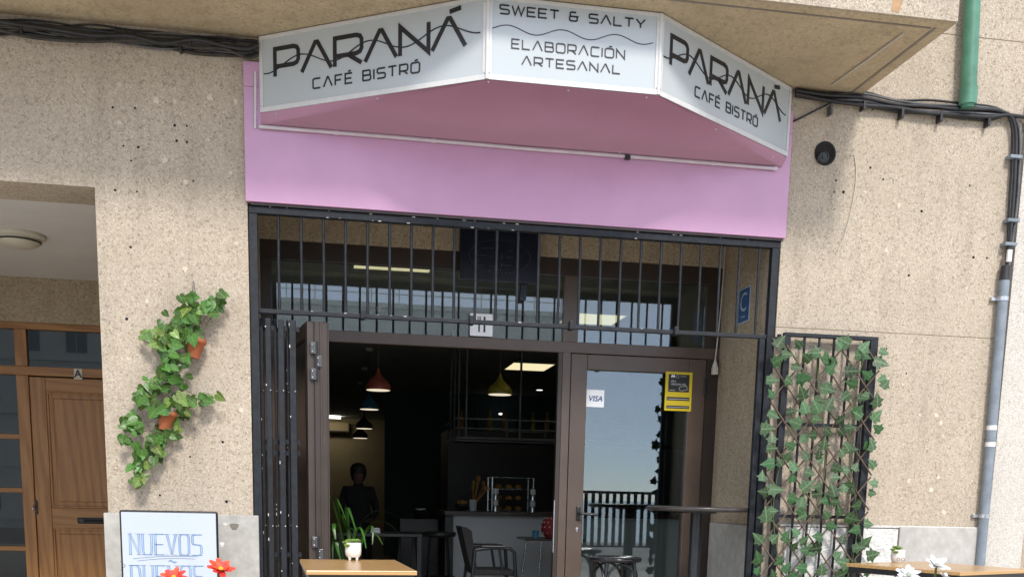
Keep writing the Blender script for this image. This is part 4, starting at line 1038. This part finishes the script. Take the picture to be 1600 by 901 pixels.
# ================================================================== INSIDE THE CAFE
CZ = 2.98
structure(MB().box(-1.2, 4.6, F1+.01, 20.2, -.2, .005).build('cafe_floor', 'cafe_floor_tile'))
structure(MB().box(-1.2, 4.6, GY+.16, 20.2, CZ, 3.25).build('cafe_ceiling', 'cafe_ceiling_paint'))
structure(MB().box(-1.4, -1.2, GY+.2, 20.2, 0, 3.3).build('cafe_wall_left', 'cafe_teal'))
structure(MB().box(4.4, 4.6, GY+.2, 20.2, 0, 3.3).build('cafe_wall_right', 'cafe_teal'))
structure(MB().box(-1.4, 4.6, 20.2, 20.4, 0, 3.3).build('cafe_wall_back', 'cafe_cream'))
structure(MB().box(.90, 4.4, 12.5, 12.65, 0, CZ).build('cafe_partition', 'cafe_teal'))
def prism_light(name, label, x0, x1, y0, y1, grp):
    r0 = thing(name, ((x0+x1)/2, (y0+y1)/2, CZ), label, 'light', grp)
    f = MB()
    for (a0, a1, c0, c1) in ((x0, x1, y0, y0+.012), (x0, x1, y1-.012, y1), (x0, x0+.012, y0+.0125, y1-.0125), (x1-.012, x1, y0+.0125, y1-.0125)): f.box(a0, a1, c0, c1, CZ-.012, CZ-.0005)
    f.build('frame', 'plastic_white', r0)
    MB().box(x0+.0125, x1-.0125, y0+.0125, y1-.0125, CZ-.009, CZ-.001).build('diffuser', 'panel_light', r0)
prism_light('ceiling_panel_light', 'lit square ceiling panel seen at the top of the left transom pane', .15, .80, 1.68, 2.27, 'square ceiling panel lights')
prism_light('ceiling_panel_light', 'lit square ceiling panel seen low in the right transom pane', 2.36, 2.96, 3.74, 4.38, 'square ceiling panel lights')
prism_light('ceiling_panel_light', 'lit square ceiling panel seen at the top right of the open doorway', 2.46, 3.07, 7.78, 8.62, 'square ceiling panel lights')
prism_light('ceiling_panel_light', 'lit square ceiling panel just cut off at the top of the right transom pane', 2.36, 2.96, 1.62, 2.14, 'square ceiling panel lights')
for (px, py, lab) in ((843, 609, 'small round ceiling spot right of the yellow pendant'), ):
    p = atZ(px, py, CZ-.004)
    p.z = CZ-.004
    r0 = thing('ceiling_spot', (p.x, p.y, CZ), lab, 'light'); 
    MB().lathe((p.x, p.y, p.z), [(0, 0), (.055, 0), (.062, .012), (.062, CZ-p.z)], 16).build('spot_body', 'plastic_white', r0)
    MB().lathe((p.x, p.y, p.z), [(0, -.003), (.052, -.002), (.052, .001)], 16).build('lens', 'spot_light', r0)
p = atY(782, 647, 12.2); r0 = thing('bar_spot', (p.x, p.y, p.z), 'tiny lit bar spot below the yellow pendant', 'light')
MB().lathe((p.x, p.y, p.z), [(0, -.005), (.028, -.003), (.03, .02)], 12).build('lens', 'spot_light', r0)
MB().tube([(p.x, p.y, p.z+.02), (p.x, p.y, CZ)], .006, 6).build('rod', 'black_metal', r0)
p = atY(522, 651, 19.4); r0 = thing('strip_light', (p.x, 19.4, p.z), 'short lit strip light deep inside beside the air conditioner', 'light')
MB().box(p.x-.35, p.x+.16, 19.3, 19.5, p.z-.03, p.z+.03).build('tube', 'strip_light', r0); MB().box(p.x-.3, p.x+.1, 19.38, 19.42, p.z+.031, max(CZ, p.z+.04)).build('hanger', 'plastic_white', r0)
p = atY(530, 667, 20.0); ac = thing('air_conditioner', (p.x, 20.05, p.z-.15), 'pale wall air conditioner deep inside behind the pendants', 'air conditioner')
MB().box(p.x-.5, p.x+.25, 19.97, 20.198, p.z-.13, p.z+.13, .03).build('casing', 'cafe_cream', ac); MB().box(p.x-.46, p.x+.21, 19.955, 19.975, p.z-.12, p.z-.09).build('louvre', 'black_metal', ac)
for (px, py, dd, mt, lab, sc) in ((591, 609, 10.9, 'shade_red', 'nearest pendant lamp with a red dome shade', 1), (577, 639, 13.9, 'shade_blue', 'blue pendant lamp behind the red one', 1),
                              (569, 669, 16.0, 'shade_black', 'nearer of two small black pendant lamps behind the blue one', 1), (563, 684, 18.0, 'shade_black', 'farthest and lowest black pendant lamp inside', 1), (781, 616, 11.0, 'shade_yellow', 'olive-yellow pendant lamp hanging in the middle of the doorway', 1)):
    d = ray(px, py); p = EYE + d*(dd/d.y)
    r0 = thing('pendant_lamp', (p.x, p.y, p.z), lab, 'lamp', 'dome pendant lamps inside the cafe')
    MB().lathe(p, [(.125, 0), (.130, .02), (.128, .045), (.105, .085), (.055, .125), (.028, .16), (.014, .20), (.010, .215)], 28).build('shade', mt, r0)
    MB().lathe(p, [(0, -.004), (.118, -.004), (.122, -.0005)], 24).build('glowing_inside', 'lamp_inside', r0)
    MB().tube([p+V((0, 0, .21)), V((p.x, p.y, CZ))], .004, 6).build('cord', 'cable_grey', r0)
    MB().lathe((p.x, p.y, CZ), [(.05, 0), (.045, -.03), (.006, -.04)], 14).build('ceiling_rose', 'plastic_white', r0)
# bar counter
ct = thing('bar_counter', (2.4, 4.2, 0), 'white-fronted bar counter with a dark top inside the cafe', 'counter')
MB().box(1.245, 4.1, 4.2, 4.75, 0.006, .915).build('front', 'counter_white', ct)
MB().box(1.14, 4.15, 4.10, 4.9, .916, .960, .004).build('counter_top', 'dark_wood', ct)
MB().box(1.16, 1.244, 4.22, 4.8, .006, .915).build('end_panel', 'shade_black', ct)
MB().box(.70, 1.139, 4.7, 5.3, 0.006, .86, .01).build('low_counter', 'shade_black', ct)
# hanging bottle rack
rk = thing('hanging_rack', (1.9, 4.3, 1.68), 'steel tube glass rack hanging from the ceiling over the counter', 'rack')
def C(px, py, dd=11.0): d = ray(px, py); return EYE + d*(dd/d.y)
for py in (653, 668, 683):
    a, b_ = C(714, py), C(872, py+6); b_ = b_ + (b_-a)*.8; b_.z = a.z
    MB().tube([a, b_], .010 if py != 683 else .016, 8).build('rail', 'hinge_steel', rk)
    MB().tube([V((a.x, a.y, a.z)), V((a.x, a.y+1.2, a.z))], .008, 8).build('rail', 'hinge_steel', rk)
for px in (728, 812, 880): a = C(px, 684); MB().tube([a, V((a.x, a.y, CZ))], .013, 8).build('hanger', 'hinge_steel', rk)
for k in range(3): a = C(722, 684); MB().tube([V((a.x, a.y+.35+k*.4, a.z)), V((a.x, a.y+.35+k*.4, CZ))], .011, 8).build('hanger', 'hinge_steel', rk)
for px in (792, 852): MB().tube([C(px, 655), C(px, 684)], .007, 6).build('spindle', 'hinge_steel', rk)
a, b_ = C(714, 684), C(880, 690)
MB().box(a.x, 3.9, a.y, a.y+.35, a.z-.03, a.z-.012).build('shelf', 'black_metal', rk)
# things on the counter
def on_ct(px, dd): d = ray(px, 797); q = EYE + d*(dd/d.y); return V((q.x, q.y, .961))
p = on_ct(739, 11.25); u_ = thing('utensil_jar', p, 'grey jar of wooden spoons on the counter', 'jar')
MB().lathe(p, [(.038, 0), (.042, .12), (.039, .12), (.037, .02), (0, .018)], 16).build('jar', 'counter_white', u_)
for k in range(7):
    an = k*.9; q = p+V((.028*math.cos(an)+.02, .02*math.sin(an), .1)); e = q+V((.05+.05*math.cos(an), .03*math.sin(an), .13+.05*(k % 3)))
    MB().tube([q, e], .006, 6).build('handle', 'amber', u_); MB().lathe(e, [(.008, -.01), (.02, .012), (.014, .04), (0, .048)], 8).build('spoon_head', 'amber', u_)
p = on_ct(722, 11.3); u_ = thing('fruit_bowl', p, 'dark bowl with yellow fruit beside the spoon jar', 'bowl')
MB().lathe(p, [(.04, 0), (.075, .04), (.085, .07), (.08, .07), (.06, .035), (0, .02)], 18).build('bowl', 'black_metal', u_)
for k in range(4): MB().lathe(p+V((.03*math.cos(k*1.6), .03*math.sin(k*1.6), .05)), [(0, 0), (.025, .015), (.03, .035), (.02, .055), (0, .062)], 10).build('fruit', 'amber', u_)
p = on_ct(660, 11.9); p = V((p.x-.2, p.y+.2, .861)); u_ = thing('dish_stack', (.95, 4.95, .861), 'stack of dark dishes on the low counter at left', 'dishes')
for k in range(5): MB().lathe((.95, 4.95, .861+k*.022), [(.05, 0), (.1-.008*k, .015), (.095-.008*k, .02), (.04, .008), (0, .008)], 18).build('dish', 'counter_white' if k == 4 else 'black_metal', u_)
p = on_ct(768, 11.3); g_ = thing('display_case', (p.x+.18, p.y, .961), 'glass pastry display case on the counter', 'display case')
x0_, x1_, y0_, y1_ = p.x, p.x+.46, p.y-.02, p.y+.3
for (a0, c0) in ((x0_, y0_), (x1_, y0_), (x0_, y1_), (x1_, y1_)): MB().box(a0-.006, a0+.006, c0-.006, c0+.006, .961, 1.33).build('post', 'steel', g_)
for z in (.963, 1.08, 1.2, 1.325): MB().box(x0_+.007, x1_-.007, y0_+.003, y1_, z, z+.006).build('shelf', 'glass_clear', g_)
for k in range(9):
    q = V((x0_+.07+.11*(k % 3)+.02, y0_+.1, (.97, 1.087, 1.207)[k//3])); MB().lathe(q, [(.03, 0), (.042, .015), (.03, .04), (0, .05)], 12).build('pastry', 'amber', g_)
for (px, hh) in ((774, .25), (832, .26)):
    p = on_ct(px, 11.05); s_ = thing('glass_stack', p, 'stack of upturned glasses on the counter, ' + ('left of the display case' if px < 800 else 'right of the display case'), 'glasses', 'glass stacks on the counter')
    for k in range(4): MB().lathe(p+V((0, 0, k*.062)), [(.034, 0), (.031, .055), (.029, .06), (.026, .052), (.030, .002)], 14).build('glass', 'counter_white' if k % 2 else 'steel', s_)
tag(MB().box(1.5, 4.3, 7.3, 8.2, .006, 2.0, .01).build('back_shelf', 'shade_black'), 'black back shelf behind the bar counter', 'shelf')
# bottles on back shelf
for k in range(7):
    x = 1.7+k*.2; r0 = tag(MB().lathe((x, 7.45, 2.001), [(.035, 0), (.035, .16), (.014, .21), (.014, .28), (0, .281)], 12).build('bottle', ('amber', 'black_metal', 'shade_yellow')[k % 3]), ('amber', 'black', 'olive')[k % 3]+' bottle, '+('leftmost', 'second from left', 'third from left', 'middle', 'third from right', 'second from right', 'rightmost')[k]+' in the row on the back shelf', 'bottle', 'bottles on the back shelf')
# chair
def L(px, py, dd=9.0): return C(px, py, dd)
ch = thing('arm_chair', (1.35, 2.2, 0.005), 'black armchair standing side-on inside the doorway', 'chair')
y0_, y1_ = 2.02, 2.5
seat_z = .47
MB().box(1.17, 1.55, y0_, y1_, seat_z-.03, seat_z+.015, .012).build('seat', 'cloth_dark', ch)
mb = MB(); mb.prism([(1.165, y0_+.02, seat_z), (1.215, y0_+.02, seat_z), (1.16, y0_+.02, .82), (1.12, y0_+.02, .85), (1.07, y0_+.02, .855)], (0, .44, 0)); mb.build('backrest', 'cloth_dark', ch)
for yy in (y0_, y1_):
    MB().tube([(1.19, yy, .66), (1.32, yy, .68), (1.40, yy, .682), (1.50, yy, .675), (1.535, yy, .64), (1.545, yy, .5), (1.575, yy, .01)], .016, 10).build('arm', 'black_metal', ch)
    MB().tube([(1.19, yy, .68), (1.17, yy, .45), (1.12, yy, .01)], .016, 10).build('leg', 'black_metal', ch)
    MB().tube([(1.40, yy, .68), (1.44, yy, .45)], .012, 8).build('arm_strut', 'black_metal', ch)
    MB().box(1.24, 1.46, yy-.025, yy+.025, .684, .70, .006).build('arm_pad', 'black_metal', ch)
# small folding table with cup and spotted cushion
a = C(818, 842, 10.0)
ft = thing('small_table', (a.x+.28, a.y, 0.005), 'small brown table against the counter inside', 'table')
MB().box(a.x, a.x+.6, a.y-.1, a.y+.4, .70, .722, .003).build('table_top', 'dark_wood', ft)
for (dx, ex) in ((.05, -.03), (.2, .17), (.45, .5), (.55, .60)):
    MB().tube([(a.x+dx, a.y+.1, .70), (a.x+ex, a.y+.1, .006)], .011, 8).build('leg', 'steel', ft)
p = V((a.x+.12, a.y, .7225)); cb = thing('blue_cup', p, 'small blue cup on the brown table inside', 'cup')
MB().lathe(p, [(.03, 0), (.036, .075), (.033, .075), (.028, .006), (0, .005)], 16).build('cup_body', 'cup_blue', cb)
p = V((a.x+.34, a.y+.12, .7225)); rc = thing('spotted_bag', p, 'red bag with white dots on the brown table inside', 'bag')
MB().lathe(p, [(.09, 0), (.135, .05), (.145, .11), (.12, .18), (.07, .215), (0, .222)], 22).build('bag_body', 'red_cloth', rc)
rg = random.Random(8); mb = MB()
prof = [(.135, .05), (.145, .11), (.13, .155), (.10, .195)]
for ri, (r, z) in enumerate(prof):
    for k in range(16):
        an = 2*math.pi*(k+.5*(ri % 2))/16; q = p+V((r*1.01*math.cos(an), r*1.01*math.sin(an), z))
        mb.lathe(q, [(0, -.008), (.008, 0), (0, .008)], 6)
mb.build('dots', 'plastic_white', rc)
# dark dining table and card behind the palm, bar stools by the counter
a = C(600, 850, 10.2)
dt = thing('dark_table', (a.x, a.y, 0.005), 'dark dining table in the shade behind the palm', 'table')
MB().box(a.x-.45, a.x+.35, a.y-.35, a.y+.35, .72, .75, .004).build('table_top', 'shade_black', dt)
for sx in (-.42, .32):
    for sy in (-.32, .32): MB().box(a.x+sx-.02, a.x+sx+.02, a.y+sy-.02, a.y+sy+.02, .006, .7195).build('leg', 'shade_black', dt)
p = C(587, 862, 9.9); cdm = thing('menu_card', (p.x, p.y, .751), 'small white card standing on the dark table', 'card')
MB().prism([V((p.x-.05, p.y, .751)), V((p.x+.045, p.y, .751)), V((p.x+.035, p.y+.015, .80)), V((p.x-.04, p.y+.015, .80))], (0, .006, 0)).build('card', 'plastic_white', cdm)
def dark_stool(x, y, lab):
    r0 = thing('counter_stool', (x, y, .005), lab, 'stool', 'dark stools by the counter')
    MB().lathe((x, y, .70), [(0, 0), (.16, 0), (.175, .02), (.17, .05), (0, .055)], 20).build('seat', 'shade_black', r0)
    for k in range(4):
        an = rad(45+90*k); MB().tube([(x+.12*math.cos(an), y+.12*math.sin(an), .70), (x+.19*math.cos(an), y+.19*math.sin(an), .008)], .012, 8).build('leg', 'black_metal', r0)
    MB().lathe((x, y, .28), [(.16, 0), (.168, .008), (.16, .016), (.152, .008), (.16, 0)], 20).build('foot_ring', 'black_metal', r0)
dark_stool(.72, 3.6, 'dark counter stool nearer the person'); dark_stool(1.05, 3.75, 'dark counter stool nearer the white counter front')
# palm in a pot behind the doorway table
pb_ = C(530, 850, 8.6); px_, py_ = .12, 1.62
pa = thing('potted_palm', (px_, py_, .005), 'arching green palm in a pot just inside the doorway', 'plant')
MB().lathe((px_, py_, .006), [(.11, 0), (.15, .26), (.16, .27), (.145, .27), (.13, .22), (0, .21)], 22).build('pot', 'black_metal', pa)
rg = random.Random(5)
def blade(pts, w_):
    mb = MB(); P = [V(p) for p in pts]; n_ = len(P); vs = []
    for i, p in enumerate(P):
        d = (P[min(i+1, n_-1)]-P[max(i-1, 0)]).normalized(); sd_ = d.cross(UP)
        sd_ = sd_.normalized() if sd_.length > .1 else V((1, 0, 0))
        ww = w_*math.sin(math.pi*min(.98, (i+.35)/(n_)))**.7
        vs += [p-sd_*ww+V((0, 0, .3*ww)), p, p+sd_*ww+V((0, 0, .3*ww))]
    fs = []
    for i in range(n_-1):
        for j in (0, 1): a_ = i*3+j; fs.append((a_, a_+1, a_+4, a_+3))
    mb._add(vs, fs, True); return mb
def pal(tip, mid, w_):
    b0 = V((px_+rg.uniform(-.03, .03), py_+rg.uniform(-.03, .03), .28)); P = []
    for k in range(12):
        t_ = k/11; P.append(b0*(1-t_)**3 + (b0+V((0, 0, .45)))*3*t_*(1-t_)**2 + mid*3*t_*t_*(1-t_) + tip*t_**3)
    blade(P, w_).build('leaf', 'leaf_palm', pa)
def Q(px, py, Y=1.55): return atY(px, py, Y)
for (tp, md, w_) in (((524, 842), (512, 780), .022), ((534, 880), (512, 815), .020), ((550, 850), (515, 740), .014), ((562, 846), (535, 790), .014), ((572, 856), (560, 780), .013), ((625, 834), (575, 775), .011),
                     ((610, 848), (575, 790), .009), ((582, 850), (590, 780), .012), ((540, 810), (505, 720), .010), ((556, 828), (528, 735), .016), ((620, 806), (560, 770), .008), ((510, 800), (505, 720), .012),
                     ((598, 850), (575, 800), .010), ((520, 872), (516, 800), .010)):
    pal(Q(*tp, 1.45+rg.uniform(-.12, .2)), Q(*md, 1.5+rg.uniform(-.1, .2)), w_)
# person seated in the dark, facing the street
def person(loc, seat):
    x, y = loc; r0 = thing('person', (x, y, .005), 'person in dark clothes and dark hair standing in shade behind the palm', 'person')
    J = {'pel': (0, 0, .80), 'waist': (0, .0, .95), 'chest': (0, 0, 1.08), 'neck0': (0, .01, 1.19), 'neck': (0, .0, 1.225), 'head0': (0, -.01, 1.29), 'head': (0, -.015, 1.37),
         'shl': (-.15, 0, 1.15), 'ell': (-.205, .02, .92), 'wrl': (-.15, -.17, .82), 'hal': (-.11, -.24, .81), 'shr': (.15, 0, 1.15), 'elr': (.205, .02, .92), 'wrr': (.15, -.17, .82), 'har': (.11, -.24, .81),
         'hpl': (-.085, 0, .76), 'knl': (-.095, -.02, .42), 'anl': (-.10, .02, .08), 'tol': (-.105, -.13, .03), 'hpr': (.085, 0, .76), 'knr': (.095, -.02, .42), 'anr': (.10, .02, .08), 'tor': (.105, -.13, .03)}
    R_ = {'pel': .13, 'waist': .115, 'chest': .13, 'neck0': .06, 'neck': .048, 'head0': .075, 'head': .085, 'shl': .06, 'ell': .042, 'wrl': .028, 'hal': .03, 'shr': .06, 'elr': .042, 'wrr': .028, 'har': .03,
          'hpl': .09, 'knl': .058, 'anl': .04, 'tol': .035, 'hpr': .09, 'knr': .058, 'anr': .04, 'tor': .035}
    E_ = [('pel', 'waist'), ('waist', 'chest'), ('chest', 'neck0'), ('neck0', 'neck'), ('neck', 'head0'), ('head0', 'head'), ('chest', 'shl'), ('shl', 'ell'), ('ell', 'wrl'), ('wrl', 'hal'), ('chest', 'shr'), ('shr', 'elr'), ('elr', 'wrr'), ('wrr', 'har'),
          ('pel', 'hpl'), ('hpl', 'knl'), ('knl', 'anl'), ('anl', 'tol'), ('pel', 'hpr'), ('hpr', 'knr'), ('knr', 'anr'), ('anr', 'tor')]
    ks = list(J); vs = [V(J[k]) for k in ks]; es = [(ks.index(a), ks.index(b2)) for a, b2 in E_]
    for sgn, hk in ((-1, 'hal'), (1, 'har')):          # five fingers on each hand
        hi = ks.index(hk)
        for q in range(5):
            b0 = V(J[hk]); sp_ = (q-2)*.013
            f1 = b0+V((sgn*-.01+sp_, -.035-(.006 if q in (1, 2, 3) else 0), -.004)); f2 = f1+V((sp_*.2, -.03, -.014))
            if q == 0: f1 = b0+V((-.035*sgn*-1*-1, -.015, .004)); f2 = f1+V((-.01*sgn, -.025, -.006))
            vs += [f1, f2]; es += [(hi, len(vs)-2), (len(vs)-2, len(vs)-1)]
    me = bpy.data.meshes.new('body'); me.from_pydata([tuple(v) for v in vs], es, []); ob = bpy.data.objects.new('body', me); COL.objects.link(ob)
    md = ob.modifiers.new('s', 'SKIN'); md.use_smooth_shade = True
    for i, sv in enumerate(me.skin_vertices[0].data):
        rr_ = R_[ks[i]] if i < len(ks) else .009
        sv.radius = (rr_*(1.25 if i < len(ks) and ks[i] in ('pel', 'waist', 'chest') else 1), rr_*.8 if i < len(ks) and ks[i] in ('pel', 'waist', 'chest') else rr_)
        sv.use_root = (i == 0)
    ob.modifiers.new('u', 'SUBSURF').levels = 1
    bpy.context.view_layer.update()
    m2 = bpy.data.meshes.new_from_object(ob.evaluated_get(bpy.context.evaluated_depsgraph_get()))
    bpy.data.objects.remove(ob, do_unlink=True)
    m2.materials.clear(); m2.materials.append(MATS['cloth_dark']); m2.materials.append(MATS['skin_dark'])
    for p_ in m2.polygons:
        z_ = p_.center.z; p_.use_smooth = True; p_.material_index = 1 if z_ > 1.22 or (p_.center.y < -.19 and z_ > .7) else 0
    bo = bpy.data.objects.new('body', m2); COL.objects.link(bo); bo.parent = r0
    MB().lathe((0, .026, 1.35), [(.07, -.09), (.092, -.02), (.094, .04), (.075, .085), (.035, .108), (0, .113)], 20).build('hair', 'hair_black', r0, True)
    for sx in (-.03, .03): MB().lathe((sx, -.092, 1.345), [(.009, 0), (.006, .005), (0, .006)], 8, True, 'y').build('eye', 'hair_black', r0, True)
    MB().prism([(-.012, -.095, 1.305), (.012, -.095, 1.305), (0, -.092, 1.345)], (0, -.018, -.004)).build('nose', 'skin_dark', r0, True)
    MB().box(-.022, .022, -.094, -.086, 1.278, 1.286, .002).build('mouth', 'red_cloth', r0, True)
    return r0
p = C(560, 760, 12.0); person((p.x, p.y), 0)

# ================================================================== ACROSS THE STREET (seen mirrored in the glass)
fn = thing('railing', (3, -8.3, 0), 'dark flat-bar railing along the terrace edge, mirrored in the door glass', 'railing')
fx0, fx1 = -4.0, 13.0
MB().box(fx0, fx1, -8.33, -8.27, 1.21, 1.255).build('top_rail', 'black_iron', fn)
MB().box(fx0, fx1, -8.32, -8.28, .30, .33).build('bottom_rail', 'black_iron', fn)
fm = mesh_only(MB().box(-.030, .030, -.006, .006, .331, 1.209), 'flat_bar', 'black_iron')
x = fx0+.1
while x < fx1: inst('bar', fm, fn, Matrix.Translation((x-3, 0, 0))); x += .125
for k in range(10): xx = fx0+.02+k*1.88; MB().box(xx-.02, xx+.02, -8.32, -8.28, 0, .299).build('post', 'black_iron', fn)
wh = thing('white_building', (0, -62, -2.5), 'white flat-roofed building with roof railings across the water, mirrored in the transom', 'building')
wx0, wx1, wz = -25, 15.3, 13.2
MB().box(wx0, wx1, -75, -62, -2.5, wz).build('wall', 'house_white', wh)
MB().box(wx0-.2, wx1+.2, -75.2, -61.7, wz, wz+.3).build('roof_slab', 'house_white', wh)
for z in (wz+.85, wz+1.35): MB().box(wx0, wx1, -61.85, -61.8, z, z+.07).build('roof_rail', 'house_white', wh)
for k in range(23): x = wx0+.1+k*1.82; MB().box(x-.04, x+.04, -61.86, -61.79, wz+.3, wz+1.34).build('rail_post', 'house_white', wh)
for fl_ in range(4):
    z = -.5+fl_*3.5
    MB().box(wx0-.1, wx1+.1, -61.99, -61.7, z-.6, z-.4).build('string_course', 'house_white', wh)
    for k in range(13):
        x = wx0+2+k*3.0
        w0 = MB().box(x-.65, x+.65, -62.0, -61.93, z, z+1.6).build('window', 'roof_dark', wh)
        MB().box(x-.02, x+.02, -61.93, -61.9, z, z+1.6).build('glazing_bar', 'house_white', w0)
